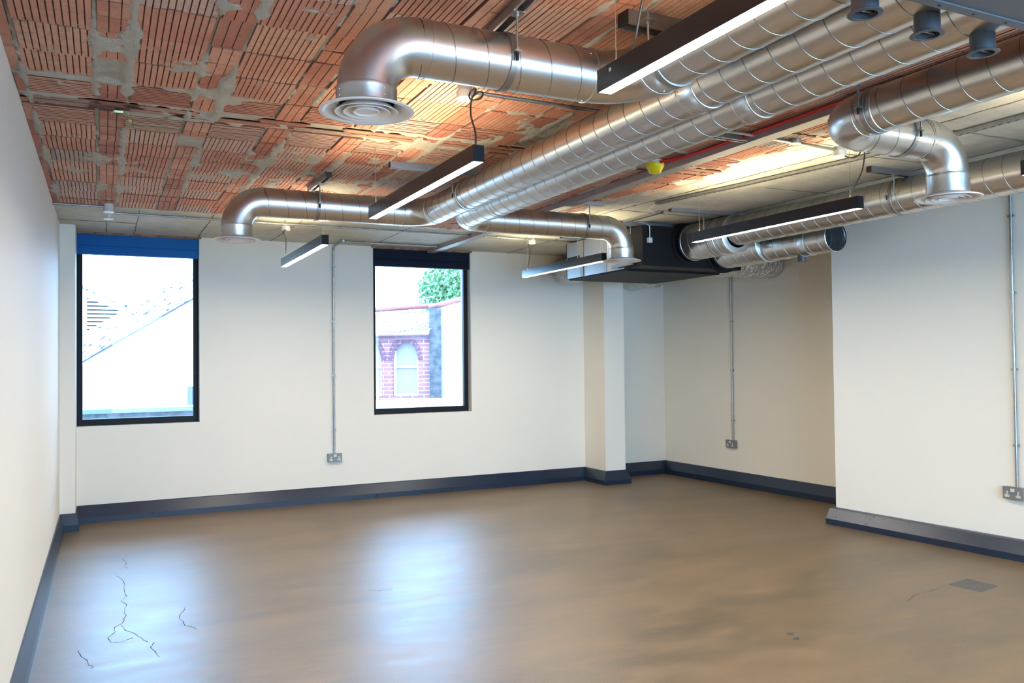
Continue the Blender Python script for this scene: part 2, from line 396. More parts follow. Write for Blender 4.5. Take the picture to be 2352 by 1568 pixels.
for (y0, y1, kd) in rows:
    if y1 < .2: continue
    for ci, (x0, x1, ck) in enumerate(cols):
        if x0 > edge_x((y0+y1)/2)+.05: continue
        if rng.random() < .02: continue
        t = float(np.clip(rng.beta(2.0, 2.0)*.9 + (.13 if ck == 'B' else -.16), 0, .84))
        if ck == 'B' and rng.random() < .10: t = .9+.1*rng.random()
        dz = rng.normal(0, .0022); dx = rng.normal(0, .003); g = .006
        X0, X1, Y0, Y1 = x0+dx, x1+dx, y0+g*.5+rng.normal(0, .002), y1-g*.5+rng.normal(0, .002)
        if kd == 's':
            for q in range(2):
                yy0 = Y0+.01+q*.07; n = 4
                if rng.random() < .25: continue
                sx0 = x0-.02+rng.normal(0, .03); sx1 = x1+.02+rng.normal(0, .03)
                slab(sx0, sx1, yy0, yy0+.055, ZB+.006, t, 1.)
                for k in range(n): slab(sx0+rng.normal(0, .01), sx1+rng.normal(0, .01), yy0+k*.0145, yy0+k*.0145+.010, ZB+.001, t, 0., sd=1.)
            continue
        # recessed body
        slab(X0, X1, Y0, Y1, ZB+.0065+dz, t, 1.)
        if kd == 'X' and ck == 'B':
            n = 11; p = (Y1-Y0)/n
            for k in range(n):
                o_ = len(bv); slab(X0+rng.normal(0, .003), X1+rng.normal(0, .003), Y0+k*p+.0012, Y0+k*p+p*.66, ZB+dz+rng.normal(0, .0006), float(np.clip(t+rng.normal(0, .02), 0, 1)), 0., sd=1.)
        else:
            n = 11 if ck == 'B' else (3 if ck == 'N' else 1); p = (X1-X0)/n; wd = .79 if ck == 'B' else .90
            if ck == 'N' and rng.random() < .45:      # split across into short pieces
                ym = Y0+(Y1-Y0)*rng.uniform(.35, .65); parts_ = [(Y0, ym-.004), (ym+.004, Y1)]
            else: parts_ = [(Y0, Y1)]
            for (ya, yb) in parts_:
                tt = float(np.clip(t+rng.normal(0, .03), 0, 1))
                for k in range(n):
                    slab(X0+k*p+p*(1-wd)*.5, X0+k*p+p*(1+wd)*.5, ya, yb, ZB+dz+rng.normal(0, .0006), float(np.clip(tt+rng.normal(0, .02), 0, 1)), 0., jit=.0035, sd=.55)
me = bpy.data.meshes.new('clay_pots'); me.from_pydata(bv, [], bf); me.update()
for nm, arr in (('tone', tone), ('recess', rec)):
    a = me.attributes.new(nm, 'FLOAT', 'FACE'); a.data.foreach_set('value', np.array(arr, dtype=np.float32))
me.materials.append(clay_m); o = bpy.data.objects.new('clay_pots', me); COL.objects.link(o); o.parent = ceil
# mortar: one undulating skin, squeezed through the joints and smeared over some pots
st = .0125; gx = np.arange(L-.01, 3.95, st); gy = np.arange(.2, 7.52, st); X, Y = np.meshgrid(gx, gy, indexing='ij')
cx = np.zeros_like(X)
for (a, b, k) in cols:
    if k != 'B': continue
    for e, wgt, sp in ((a-.008, 1.0, .022), (b+.006, .55, .014), (b+.140, .9, .02)): cx = np.maximum(cx, wgt*np.exp(-((X-e)/sp)**2))
for (a, b, k) in rows:
    if k in 'sX': cx = np.maximum(cx, .75*np.exp(-((Y-a+.01)/.02)**2))
n1 = fbm(X*1.0, Y*1.0, 5.5, 3, 4); n2 = fbm(X, Y, 2.0, 21, 3); n3 = fbm(X, Y, 28, 40, 3)
field = .62*cx*(.25+1.1*n2)+1.35*(n1-.5)+.8*(n2-.5)+.35*(n3-.5)
Z = HC+.008-.026*np.clip((field-.235)*3.2, 0, 1)**1.0
Z = np.maximum(Z, HC-.013+.006*n3)
vs = np.stack([X, Y, Z], -1).reshape(-1, 3); ni, nj = X.shape
idx = np.arange(ni*nj).reshape(ni, nj); q = np.stack([idx[:-1, :-1], idx[:-1, 1:], idx[1:, 1:], idx[1:, :-1]], -1).reshape(-1, 4)
me = bpy.data.meshes.new('mortar_bed'); me.from_pydata(vs.tolist(), [], q.tolist()); me.polygons.foreach_set('use_smooth', [True]*len(q)); me.update()
me.materials.append(mortar_m); o = bpy.data.objects.new('mortar_bed', me); COL.objects.link(o); o.parent = ceil

# ------------------------------------------------------------------ windows
for k, (x0, x1, z0, z1) in enumerate(WIN):
    ya, yb = D+.10, D+.17; hz = z1-.195
    f = MB(); fwid = .042
    f.box((x0, ya, z0), (x1, yb, z0+.062)); f.box((x0, ya, z1-.06), (x1, yb, z1))
    f.box((x0, ya, z0+.062), (x0+fwid, yb, z1-.06)); f.box((x1-fwid, ya, z0+.062), (x1, yb, z1-.06))
    fo = struct('window_%d' % (k+1), f, frame_m)
    build('pane', boxmb((x0+fwid-.005, D+.135, z0+.05), (x1-fwid+.005, D+.141, z1-.05)), glass_m, fo)
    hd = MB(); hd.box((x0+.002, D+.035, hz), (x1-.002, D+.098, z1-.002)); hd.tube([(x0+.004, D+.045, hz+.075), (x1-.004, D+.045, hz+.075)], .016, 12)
    build('header_panel', hd, (blind_flare_blue, blind_navy)[k], fo)
    b = MB()
    for sx in (x0+fwid+.004, x1-fwid-.004):
        b.box((sx-.006, ya-.003, z0+.062), (sx+.006, ya+.004, hz))
    build('glazing_bead', b, frame_m, fo)

# ------------------------------------------------------------------ skirting
def skirt(path, name, prot=.05, kick=.055, top=.16, tp=.22):
    """path: list of (x, y) along the wall face; the room is on the left-hand side walking along it"""
    b = MB(); n = len(path); P = [Vector((p[0], p[1], 0)) for p in path]
    offs = []
    for i in range(n):
        d1 = (P[i]-P[i-1]).normalized() if i else (P[1]-P[0]).normalized()
        d2 = (P[i+1]-P[i]).normalized() if i < n-1 else d1
        n1 = Vector((-d1.y, d1.x, 0)); n2 = Vector((-d2.y, d2.x, 0)); mm = (n1+n2).normalized(); offs.append(mm/max(.3, mm.dot(n1)))
    prof = [(0.0, 0.0), (prot, 0.0), (prot, kick), (prot*tp, top-.006), (prot*tp*.5, top), (0.0, top)]
    m_ = len(prof); vs = []
    for i in range(n):
        for (o_, z) in prof: q = P[i]+offs[i]*o_; vs.append((q.x, q.y, z))
    b.add(vs, [(i*m_+k, (i+1)*m_+k, (i+1)*m_+(k+1) % m_, i*m_+(k+1) % m_) for i in range(n-1) for k in range(m_)]+[tuple(range(m_)), tuple(range((n-1)*m_, n*m_))[::-1]])
    return struct(name, b, navy)
def screws(pts, par, r=.004):
    b = MB()
    for p in pts:
        b.lathe([(0, -.0008), (r*.4, -.0006), (r, .001)], p, 8, 'Y')
    return b
skirt([(-.236, D), (5.362, D)][::-1], 'baseboard_front', .055, .052, .16)
skirt([(5.64, D), (5.64, 8.445), (5.362, 8.445), (5.362, D-.0)], 'baseboard_column', .05, .05, .16)
bb = skirt([(frx(5.5), 5.5), (frx(D), D), (5.64, D)], 'baseboard_right', .058, .06, .165)
skirt([(fwx(5.505), 5.505), (fwx(YB), YB)][::-1], 'baseboard_near_right', .11, .05, .142, .5)
skirt([(-.236, D), (-.236, 8.50), (L, 8.50)], 'baseboard_pilaster', .03, .06, .16)
skirt([(L, 8.50), (L, YB)], 'baseboard_left', .036, .06, .16)
# fixings and splice plates on the skirting: small studs set into the sloping face
stud_m = mat('stud_head', (12, 16, 22), .4, srgb=True)
b = MB()
def stud_near(y, z, r=.006):
    t = (z-.05)/.086; x = fwx(y)-.11*(1-.5*t)-.0008; b.lathe([(0, -.003), (r*.7, -.002), (r, .002)], (x, y, z), 10, 'X')
for (yy, zz) in ((5.42, .125), (5.40, .07), (5.12, .125), (5.10, .066), (5.05, .125), (4.95, .125), (4.72, .125), (4.0, .125), (3.2, .125), (2.4, .125)): stud_near(yy, zz)
build('stud', b, stud_m, bpy.data.objects['baseboard_near_right'])
build('splice_seam', MB().prism([(fwx(5.08)-.1108, 5.078, .05), (fwx(5.08)-.0560, 5.078, .136), (fwx(5.08)-.05, 5.078, .13), (fwx(5.08)-.10, 5.078, .046)], (0, .003, 0)), stud_m, bpy.data.objects['baseboard_near_right'])
b = MB()
for x in (.55, 1.2, 1.34, 1.47, 1.6, 1.9, 2.2): b.lathe([(0, -.002), (.004, -.001), (.005, .002)], (x, D-.018, .148), 8, 'Y')
b.box((2.655, D-.0565, .012), (2.69, D-.05, .045)); b.lathe([(0, -.003), (.013, -.002), (.014, .004)], (3.55, D-.055, .04), 12, 'Y')
b.lathe([(0, -.003), (.012, -.002), (.013, .004)], (.42, D-.055, .04), 12, 'Y')
build('stud', b, stud_m, bpy.data.objects['baseboard_front'])
b = MB()
for y in (7.35, 6.95, 6.62, 6.3): b.lathe([(0, -.002), (.004, -.001), (.005, .002)], (frx(y)-.020, y, .148), 8, 'X')
b.prism([(frx(6.72)-.0585, 6.72, .062), (frx(6.72)-.012, 6.72, .161), (frx(6.72)-.006, 6.72, .158), (frx(6.72)-.052, 6.72, .058)], (0, .005, 0))
build('stud', b, stud_m, bpy.data.objects['baseboard_right'])

# ------------------------------------------------------------------ floor marks
fl = bpy.data.objects['floor']
def crack(paths, wd=.0022):
    b = MB()
    for pts in paths:
        # subdivide with jitter
        q = []
        for (a, c) in zip(pts, pts[1:]):
            for t in (0, .33, .66):
                q.append((a[0]+(c[0]-a[0])*t+rng.normal(0, .004)*(t > 0), a[1]+(c[1]-a[1])*t+rng.normal(0, .004)*(t > 0)))
        q.append(pts[-1]); vs = []
        for i, p in enumerate(q):
            d = Vector((q[min(i+1, len(q)-1)][0]-q[max(i-1, 0)][0], q[min(i+1, len(q)-1)][1]-q[max(i-1, 0)][1], 0)).normalized()
            n = Vector((-d.y, d.x, 0))*wd*(.35+.9*rng.random()); vs += [(p[0]+n.x, p[1]+n.y, .0006), (p[0]-n.x, p[1]-n.y, .0006)]
        b.add(vs, [(2*i, 2*i+1, 2*i+3, 2*i+2) for i in range(len(q)-1)])
    return b
C1 = [(.077, 6.564), (.116, 6.389), (.125, 6.294), (.117, 6.183), (.12, 6.043), (.126, 5.934), (.093, 5.849), (.125, 5.757), (.112, 5.62), (.108, 5.463), (.099, 5.392), (.084, 5.343), (.101, 5.225), (.141, 5.144), (.164, 5.063), (.21, 4.935)]
C2 = [(.242, 4.909), (.219, 4.841), (.239, 4.743), (.255, 4.65)]
C3 = [(.446, 5.524), (.41, 5.392), (.399, 5.264), (.413, 5.151), (.442, 5.104), (.468, 5.039)]
C4 = [(-.123, 4.951), (-.106, 4.841), (-.079, 4.778), (-.073, 4.711), (-.05, 4.659), (-.057, 4.632)]
C5 = [(4.412, 3.546), (4.581, 3.609), (4.802, 3.635), (4.936, 3.663)]
C6 = [(.12, 7.1), (.15, 6.95), (.13, 6.85), (.16, 6.75)]
C7 = [(.084, 5.343), (.05, 5.30), (.055, 5.2), (.02, 5.12), (.03, 5.02), (.08, 5.0), (.14, 5.05)]
C8 = [(1.55, 5.35), (1.62, 5.3), (1.7, 5.31)]
build('floor_cracks', crack([C1, C2, C3, C4, C5, C6, C7, C8]), crack_m, fl)
p = MB(); p.add([(4.948, 3.669, .0), (5.183, 3.701, 0), (5.189, 3.491, 0), (4.962, 3.453, 0), (4.951, 3.667, .003), (5.180, 3.698, .003), (5.186, 3.494, .003), (4.965, 3.456, .003)],
    [(0, 3, 2, 1), (4, 5, 6, 7), (0, 1, 5, 4), (1, 2, 6, 5), (2, 3, 7, 6), (3, 0, 4, 7)])
o = build('floor_access_plate', p, patch_m, loc=(5.07, 3.58, 0)); tag(o, 'flat grey square plate let into the brown floor near the right-hand wall', 'floor plate')
chip_m = mat('dark_chip', (70, 74, 66), .5, srgb=True)
for (x, y, r) in ((3.333, 3.423, .022), (3.305, 3.351, .022)):
    n = 12; vs = [(x+r*math.cos(a)*(.8+.4*rng.random()), y+r*math.sin(a)*(.5+.3*rng.random()), .0015) for a in np.linspace(0, 2*math.pi, n, endpoint=False)]
    b = MB(); b.add(vs+[(v[0], v[1], 0) for v in vs], [tuple(range(n))]+[(i, n+i, n+(i+1) % n, (i+1) % n) for i in range(n)])
    build('floor_chip', b, chip_m, fl)

# ------------------------------------------------------------------ ducts
ZD, RD, PIT_S = 2.59, .100, .126
def arc(c, e1, e2, R, a0=0., a1=math.pi/2, n=14):
    c, e1, e2 = Vector(c), Vector(e1), Vector(e2)
    return [c+e1*(R*math.cos(a0+(a1-a0)*i/n))+e2*(R*math.sin(a0+(a1-a0)*i/n)) for i in range(n+1)]
def pipe(par, p0, p1, r=RD, name='spiral_pipe', phase=0., mt=None, pitch=PIT_S):
    b = MB(); b.tube([p0, p1], r, 48, caps=False); o = build(name, b, mt or duct_m, par)
    build('lock_seam', MB().helix(p0, p1, r, pitch, phase=phase), seam_m, o); return o
def band(par, p, axis, r=RD, name='joint_ring', w=.006, h=.003, screws_=False):
    b = MB(); b.lathe([(r-.002, -w), (r+h, -w*.6), (r+h, w*.6), (r-.002, w)], p, 48, axis); return build(name, b, duct_m, par)
def coupling(par, p, axis, r=RD, w=.045):
    b = MB(); b.lathe([(r-.002, -w), (r+.0035, -w+.001), (r+.0045, -w+.006), (r+.0015, -w+.010), (r+.0015, w-.014), (r+.005, w-.010), (r+.005, w-.002), (r-.002, w)], p, 48, axis)
    return build('coupling', b, duct_m, par)
def diffuser(par, x, y, ztop, zrim, r=RD):
    """collar, flared white outlet with nested cones, and the void above them"""
    b = MB(); b.lathe([(r-.001, ztop+.01), (r+.003, ztop+.008), (r+.004, ztop), (r+.003, ztop-.004), (r+.003, zrim+.022), (r-.001, zrim+.018)], (x, y, 0), 48)
    for a in np.linspace(.3, 2*math.pi+.3, 4, endpoint=False):
        for z in (ztop-.014, zrim+.034):
            b.lathe([(0, .003), (.003, .0025), (.0042, 0)], (x+(r+.0035)*math.cos(a), y+(r+.0035)*math.sin(a), z), 8, 'Y')
    build('collar', b, duct_m, par)
    R = .160; b = MB()
    b.lathe([(r, zrim+.024), (r+.010, zrim+.020), (R-.004, zrim+.004), (R, zrim+.001), (R, zrim-.002), (R-.003, zrim-.003), (R-.018, zrim-.002), (R-.022, zrim+.001), (r+.006, zrim+.018), (r-.006, zrim+.03)], (x, y, 0), 64)
    d = build('diffuser', b, diff_m, par)
    for (ri, ro, zz) in ((.068, .106, 0.), (.048, .078, 0.), (0., .045, 0.)):
        b = MB()
        if ri == 0.: b.lathe([(.0005, zrim+.002), (ro-.006, zrim+.001), (ro-.001, zrim-.004), (ro, zrim-.003), (ro-.003, zrim+.006), (.0005, zrim+.008)], (x, y, 0), 48)
        else: b.lathe([(ri, zrim+.026), (ro-.002, zrim-.004), (ro, zrim-.0045), (ro+.001, zrim-.003), (ri+.003, zrim+.028)], (x, y, 0), 48)
        build('cone', b, diff_m, d)
    b = MB(); b.lathe([(.0005, zrim+.05), (r-.003, zrim+.05)], (x, y, 0), 32); build('throat_shade_disc', b, dark_m, d)  # flat dark disc stands in for the shaded void up the collar
def elbow(par, path, r=RD):
    b = MB(); b.tube(path, r, 48, caps=False)
    for p, q in ((Vector(path[0]), Vector(path[1])), (Vector(path[-1]), Vector(path[-2]))):
        t = (q-p).normalized()
        if abs(t.z) > .8: continue
        sd = t.cross(Vector((0, 0, 1)))
        for a in (-2.6, -1.57, -.5, .6):
            c = p-t*.022+(sd*math.cos(a)+Vector((0, 0, 1))*math.sin(a))*r; n = (c-p+t*.022).normalized()
            b.tube([c-n*.002, c+n*.0025], .0045, 8)
    return build('elbow', b, duct_m, par)
def hclamp(par, p, axis, r=RD, side=(0, -1)):
    """two-half clamp round the pipe with a lug on the side of the rod"""
    b = MB(); b.lathe([(r+.001, -.013), (r+.006, -.012), (r+.006, .012), (r+.001, .013)], p, 48, axis)
    x, y, z = p[0]+side[0]*(r+.018), p[1]+side[1]*(r+.018), p[2]
    b.box((x-.014, y-.014, z-.003), (x+.014, y+.014, z+.003))
    b.lathe([(0, -.004), (.009, -.004), (.009, .012), (0, .012)], (x, y, z+.002), 6)
    o = build('clamp', b, strut_m, par)
    c = MB(); c.lathe([(.0005, -.032), (.006, -.031), (.0065, -.004), (.0005, -.004)], (x, y, z), 10); build('rubber_cap', c, cable_m, o)
    return (x, y, z)
def channel(name, label, p0, p1, z0=HC-.045, w=.0205, rods=(), group='ceiling strut hangers', endcap=True, zt=HC-.002):
    """U strut fixed to the ceiling, with drop rods as parts"""
    p0, p1 = Vector((*p0, 0)), Vector((*p1, 0)); d = (p1-p0).normalized(); n = Vector((-d.y, d.x, 0)); c = (p0+p1)/2
    t = thing(name, label, 'hanger', (c.x, c.y, z0), group); b = MB(); th = .003
    def bar(o0, o1, za, zb):
        q = [p0+n*o0, p1+n*o0, p1+n*o1, p0+n*o1]; b.add([(v.x, v.y, za) for v in q]+[(v.x, v.y, zb) for v in q], [(0,3,2,1),(4,5,6,7),(0,1,5,4),(1,2,6,5),(2,3,7,6),(3,0,4,7)])
    bar(-w, w, zt-th, zt); bar(-w, -w+th, z0, zt-th); bar(w-th, w, z0, zt-th); bar(-w+th, -w+.009, z0, z0+th); bar(w-.009, w-th, z0, z0+th)
    build('strut_channel', b, strut_m, t)
    if endcap:
        for q in (p0, p1):
            e = MB()
            s = d*.002*(1 if q is p1 else -1)
            a = [q+n*w, q-n*w, q-n*w+s, q+n*w+s]; e.add([(v.x, v.y, z0) for v in a]+[(v.x, v.y, zt) for v in a], [(0,1,2,3),(4,7,6,5),(0,4,5,1),(1,5,6,2),(2,6,7,3),(3,7,4,0)])
            build('end_cap', e, cable_m, t)
    for (x, y, zl) in rods:
        r = MB(); r.tube([(x, y, zl-.008), (x, y, z0+.03)], .0042, 10); r.lathe([(0, -.001), (.009, -.001), (.009, .007), (0, .007)], (x, y, z0-.012), 6)
        build('threaded_rod', r, steel_pl, t)
        pl_ = MB(); pl_.box((x-.024, y-.024, z0-.004), (x+.024, y+.024, z0-.0005)); build('channel_plate', pl_, steel_pl, t)
    return t
def plain_rod(x, y, zl, label, zt=HC-.002):
    r = MB(); r.tube([(x, y, zl-.008), (x, y, zt)], .0045, 10); r.lathe([(0, 0), (.016, 0), (.016, .004), (0, .004)], (x, y, zt-.005), 16)
    o = build('threaded_rod', r, steel_pl, loc=(x, y, zl)); return tag(o, label, 'rod', 'drop rods fixed straight to the ceiling')
Re = .20; Rv = .175
YP = 1.50   # plenum face
# duct A: nearest, leftmost of the three parallel runs
A = thing('spiral_duct', 'galvanised spiral duct nearest the camera, ending in the large round outlet at upper left', 'duct', (1.335, 2.735, ZD))
YA = 2.735
pipe(A, (1.87, YP, ZD), (1.87, YA-Re, ZD), name='long_pipe', phase=1.0)
elbow(A, arc((1.87-Re, YA-Re, ZD), (1, 0, 0), (0, 1, 0), Re))
band(A, (1.87, YA-Re, ZD), 'Y'); coupling(A, (1.87, 2.50, ZD), 'Y'); band(A, (1.87-Re, YA, ZD), 'X')
pipe(A, (1.87-Re, YA, ZD), (.80+Rv, YA, ZD), phase=.6)
band(A, (1.01, YA, ZD), 'X', w=.004, h=.002)
elbow(A, [Vector((.80+Rv, YA, ZD+.0))]+arc((.80+Rv, YA, ZD-Rv), (0, 0, 1), (-1, 0, 0), Rv)[1:])
diffuser(A, .80, YA, ZD-Rv, 2.345)
q = hclamp(A, (1.315, YA, ZD), 'X', side=(0, -1))
channel('strut_hanger', 'grey strut channel on the clay ceiling above the nearest left duct', (1.295, 2.30), (1.335, 2.90), rods=[(q[0], q[1], q[2])], w=.024)
qA = hclamp(A, (1.87, 2.44, ZD), 'Y', side=(-1, 0))
# duct B
Bd = thing('spiral_duct', 'middle of the three parallel spiral ducts, bending left to the far round outlet', 'duct', (1.5, 5.83, ZD))
YBd = 5.83; XB = 2.16
pipe(Bd, (XB, YP, ZD), (XB, YBd-Re, ZD), name='long_pipe', phase=2.1)
elbow(Bd, arc((XB-Re, YBd-Re, ZD), (1, 0, 0), (0, 1, 0), Re)); band(Bd, (XB, YBd-Re, ZD), 'Y'); band(Bd, (XB-Re, YBd, ZD), 'X'); coupling(Bd, (XB, 2.65, ZD), 'Y', w=.055)
pipe(Bd, (XB-Re, YBd, ZD), (.80+Rv, YBd, ZD), phase=.3); band(Bd, (XB-Re-.12, YBd, ZD), 'X'); band(Bd, (1.0, YBd, ZD), 'X', w=.004, h=.002)
elbow(Bd, arc((.80+Rv, YBd, ZD-Rv), (0, 0, 1), (-1, 0, 0), Rv)); diffuser(Bd, .80, YBd, ZD-Rv, 2.322)
q = hclamp(Bd, (1.335, YBd, ZD), 'X')
channel('strut_hanger', 'short strut with black end cap on the clay ceiling above the far left duct', (1.345, 5.50), (1.345, 6.06), rods=[(q[0], q[1], q[2]), (1.345, 5.98, 2.70)])
q = hclamp(Bd, (XB, 5.03, ZD), 'Y', side=(-1, 0))
channel('strut_hanger', 'strut across the clay ceiling under which the two long middle ducts hang', (1.63, 5.07), (2.75, 5.07), rods=[(q[0], q[1]+.0, q[2])])
# duct C
Cd = thing('spiral_duct', 'rightmost of three parallel spiral ducts, bending right to the outlet by the fan unit', 'duct', (3.1, 5.88, ZD))
YC = 5.88; XC = 2.45; XD2 = 3.918
pipe(Cd, (XC, YP, ZD), (XC, YC-Re, ZD), name='long_pipe', phase=.4)
elbow(Cd, arc((XC+Re, YC-Re, ZD), (-1, 0, 0), (0, 1, 0), Re)); band(Cd, (XC, YC-Re, ZD), 'Y'); band(Cd, (XC+Re, YC, ZD), 'X'); coupling(Cd, (XC, 2.66, ZD), 'Y', w=.05)
band(Cd, (XC, 5.18, ZD), 'Y', w=.008, h=.004)
pipe(Cd, (XC+Re, YC, ZD), (XD2-Rv, YC, ZD), phase=1.4)
elbow(Cd, arc((XD2-Rv, YC, ZD-Rv), (0, 0, 1), (1, 0, 0), Rv)); diffuser(Cd, XD2, YC, ZD-Rv, 2.318)
q = hclamp(Cd, (3.535, YC, ZD), 'X')
channel('strut_hanger', 'thin strut beside the steel beam holding the duct that bends right', (3.44, 5.76), (3.66, 5.76), z0=HC-.030, rods=[(q[0], q[1], q[2])], endcap=False)
# duct D
Dd = thing('spiral_duct', 'spiral duct at upper right that doubles back to an outlet above the near right wall', 'duct', (3.5, 2.85, ZD))
YDd = 2.85; XM = 3.09
pipe(Dd, (XM, -1.2, ZD), (XM, YDd-Re, ZD), name='long_pipe', phase=1.9)
elbow(Dd, arc((XM+Re, YDd-Re, ZD), (-1, 0, 0), (0, 1, 0), Re)); band(Dd, (XM, YDd-Re, ZD), 'Y'); band(Dd, (XM+Re, YDd, ZD), 'X')
band(Dd, (XM, YDd-Re-.10, ZD), 'Y')
pipe(Dd, (XM+Re, YDd, ZD), (XD2-.01-Rv, YDd, ZD), phase=1.0); band(Dd, (XD2-.05-Rv, YDd, ZD), 'X', w=.004, h=.002)
elbow(Dd, arc((XD2-.01-Rv, YDd, ZD-Rv), (0, 0, 1), (1, 0, 0), Rv)); diffuser(Dd, XD2-.01, YDd, ZD-Rv, 2.305)
q = hclamp(Dd, (XM, 2.59, ZD), 'Y', side=(-1, 0)); plain_rod(q[0], q[1], q[2], 'thin steel rod holding the bend of the upper right duct')
q = hclamp(Dd, (3.56, YDd, ZD), 'X'); plain_rod(q[0], q[1], q[2], 'thin steel rod holding the short cross pipe above the near right outlet')
# intake duct E beside the right wall, and its fat section
XE, ZE, RE = 4.98, 2.600, .125
Ed = thing('return_duct', 'long thick spiral duct running above the right-hand wall into the black fan unit', 'duct', (XE, 4.5, ZE))
pipe(Ed, (XE, YB+.01, ZE), (XE, 5.66, ZE), RE, name='long_pipe', phase=.8)
pipe(Ed, (XE, 5.67, ZE-.02), (XE, 6.265, ZE-.02), .170, name='wide_pipe', phase=.2)
b = MB(); b.lathe([(RE-.002, 5.662), (.162, 5.664), (.173, 5.668), (.173, 5.69), (.168, 5.70)], (XE, 0, ZE-.02), 48, 'Y'); build('reducer', b, duct_m, Ed)
band(Ed, (XE, 5.80, ZE-.02), 'Y', .170); band(Ed, (XE, 6.25, ZE-.02), 'Y', .170, w=.010, h=.004)
q = hclamp(Ed, (XE, 3.99, ZE), 'Y', RE, side=(-1, 0))
channel('strut_hanger', 'black-capped strut on the concrete ceiling above the long thick duct', (4.60, 3.93), (5.25, 3.93), rods=[(q[0], q[1]-.06, q[2])])
q = hclamp(Ed, (XE, 5.88, ZE-.02), 'Y', .170, side=(-1, 0)); plain_rod(q[0], q[1], q[2], 'thin steel rod holding the wide end of the thick duct')
# short duct F with mesh end
XF = 5.37
Fd = thing('intake_duct', 'short spiral duct with a dark wire mesh end beside the long thick duct', 'duct', (XF, 5.5, 2.5))
pipe(Fd, (XF, 5.68, 2.525), (XF, 6.27, 2.525), .175, name='wide_pipe', phase=1.2)
b = MB(); b.lathe([(.123, 5.672), (.165, 5.674), (.178, 5.678), (.178, 5.70)], (XF, 0, 2.525), 48, 'Y'); build('reducer', b, duct_m, Fd)
ZF = 2.475
pipe(Fd, (XF, 4.93, ZF), (XF, 5.69, ZF), .122, name='narrow_pipe', phase=.2); coupling(Fd, (XF, 5.22, ZF), 'Y', .122, w=.05); band(Fd, (XF, 4.935, ZF), 'Y', .122, w=.008)
b = MB(); g = .0115
for i in range(-10, 11):
    hgt = math.sqrt(max(0, .121**2-(i*g)**2))
    if hgt > .01:
        b.box((XF+i*g-.0008, 4.934, ZF-hgt), (XF+i*g+.0008, 4.9355, ZF+hgt)); b.box((XF-hgt, 4.9357, ZF+i*g-.0008), (XF+hgt, 4.937, ZF+i*g+.0008))
build('wire_mesh', b, grey_pl, Fd)
b = MB(); b.lathe([(.0005, 5.40), (.120, 5.40)], (XF, 0, ZF), 32, 'Y'); build('pipe_shade_disc', b, dark_m, Fd)  # dark disc paints the shade inside the pipe behind the mesh
b = MB(); b.lathe([(.038, 2.31), (.038, 2.36), (.03, 2.37)], (XF+.0, 5.30, 0), 24); b.lathe([(.0005, 2.312), (.037, 2.311)], (XF, 5.30, 0), 24); build('test_spigot', b, grey_pl, Fd)
# plenum above the camera's right and damper spigots
P = thing('plenum_box', 'flat galvanised plenum box at the top right corner, feeding three parallel ducts', 'plenum', (2.2, 1.0, 2.44))
b = boxmb((1.62, .45, 2.445), (2.9, YP-.002, 2.735)); build('casing', b, plenum_g, P)
b = MB(); b.box((1.61, YP-.03, 2.440), (2.91, YP+.001, 2.4445))
build('bottom_flange', b, plenum_g, P)
for x in (1.72, 1.87, 2.02, 2.16, 2.3, 2.45, 2.6, 2.75): build('bolt', MB().lathe([(.0005, -.003), (.005, -.002), (.006, 0)], (x, YP-.015, 2.4405), 8), stud_m, P)
for x, yy, nm in ((1.87, 1.60, 'damper spigot under the left of the three parallel ducts, lit warm'), (2.16, 1.63, 'damper spigot under the middle of the three parallel ducts'), (2.45, 1.658, 'damper spigot under the right of the three parallel ducts')):
    t = thing('damper_spigot', 'grey round '+nm, 'spigot', (x, yy, 2.43), 'damper spigots under the ducts')
    b = MB(); b.lathe([(.036, 2.510), (.036, 2.436), (.033, 2.434), (.033, 2.505)], (x, yy, 0), 32, closed=True); build('tube', b, grey_pl, t)
    b = MB(); b.lathe([(.033, 2.437), (.046, 2.436), (.048, 2.434), (.046, 2.432), (.033, 2.431)], (x, yy, 0), 32, closed=True); build('rim', b, grey_pl, t)
    b = MB(); b.lathe([(.0005, 2.452), (.033, 2.452)], (x, yy, 0), 24); build('inside', b, dark_m, t)
    b = MB(); b.box((x-.031, yy-.003, 2.440), (x+.031, yy+.003, 2.444)); build('blade', b, steel_pl, t)

# ------------------------------------------------------------------ black fan unit
XA0, XA1, YF0, YF1, ZU0, ZU1 = 4.44, 5.60, 6.32, 7.72, 2.348, 2.722
U = thing('fan_unit', 'black ceiling fan unit with silver side panels hung near the far corner', 'fan unit', ((XA0+XA1)/2, (YF0+YF1)/2, ZU0))
b = MB(); b.box((XA0, YF0, ZU0), (XA1, YF1, ZU1)); build('casing', b, black_ahu, U)
b = MB(); b.box((XA0+.02, YF0+.30, ZU0-.014), (XA1-.02, YF1-.01, ZU0-.001)); build('access_panel', b, black_ahu, U)
b = MB(); b.box((XA0+.02, YF0+.285, ZU0-.020), (XA1-.03, YF0+.299, ZU0-.0)); build('panel_rail', b, black_ahu, U)
b = MB(); b.box((XA0-.004, 6.93, ZU0), (XA0-.001, 7.70, ZU1)); build('side_panel', b, plenum_m, U)
b = MB(); b.box((XA0-.012, 7.36, ZU0+.002), (XA0-.0045, 7.42, ZU1)); build('rib_trim', b, beam_lo, U)
b = MB(); b.box((XA0-.005, 7.44, ZU0+.17), (XA0-.0042, 7.69, ZU0+.225)); build('dark_band', b, dark_m, U)
b = MB(); b.box((XA0-.006, 6.62, ZU0), (XA0-.001, 6.92, ZU1)); build('white_panel', b, white_case, U)
b = MB(); b.box((XA0-.035, 6.45, ZU0+.02), (XA0-.007, 6.80, ZU0+.05)); build('bracket', b, steel_pl, U)
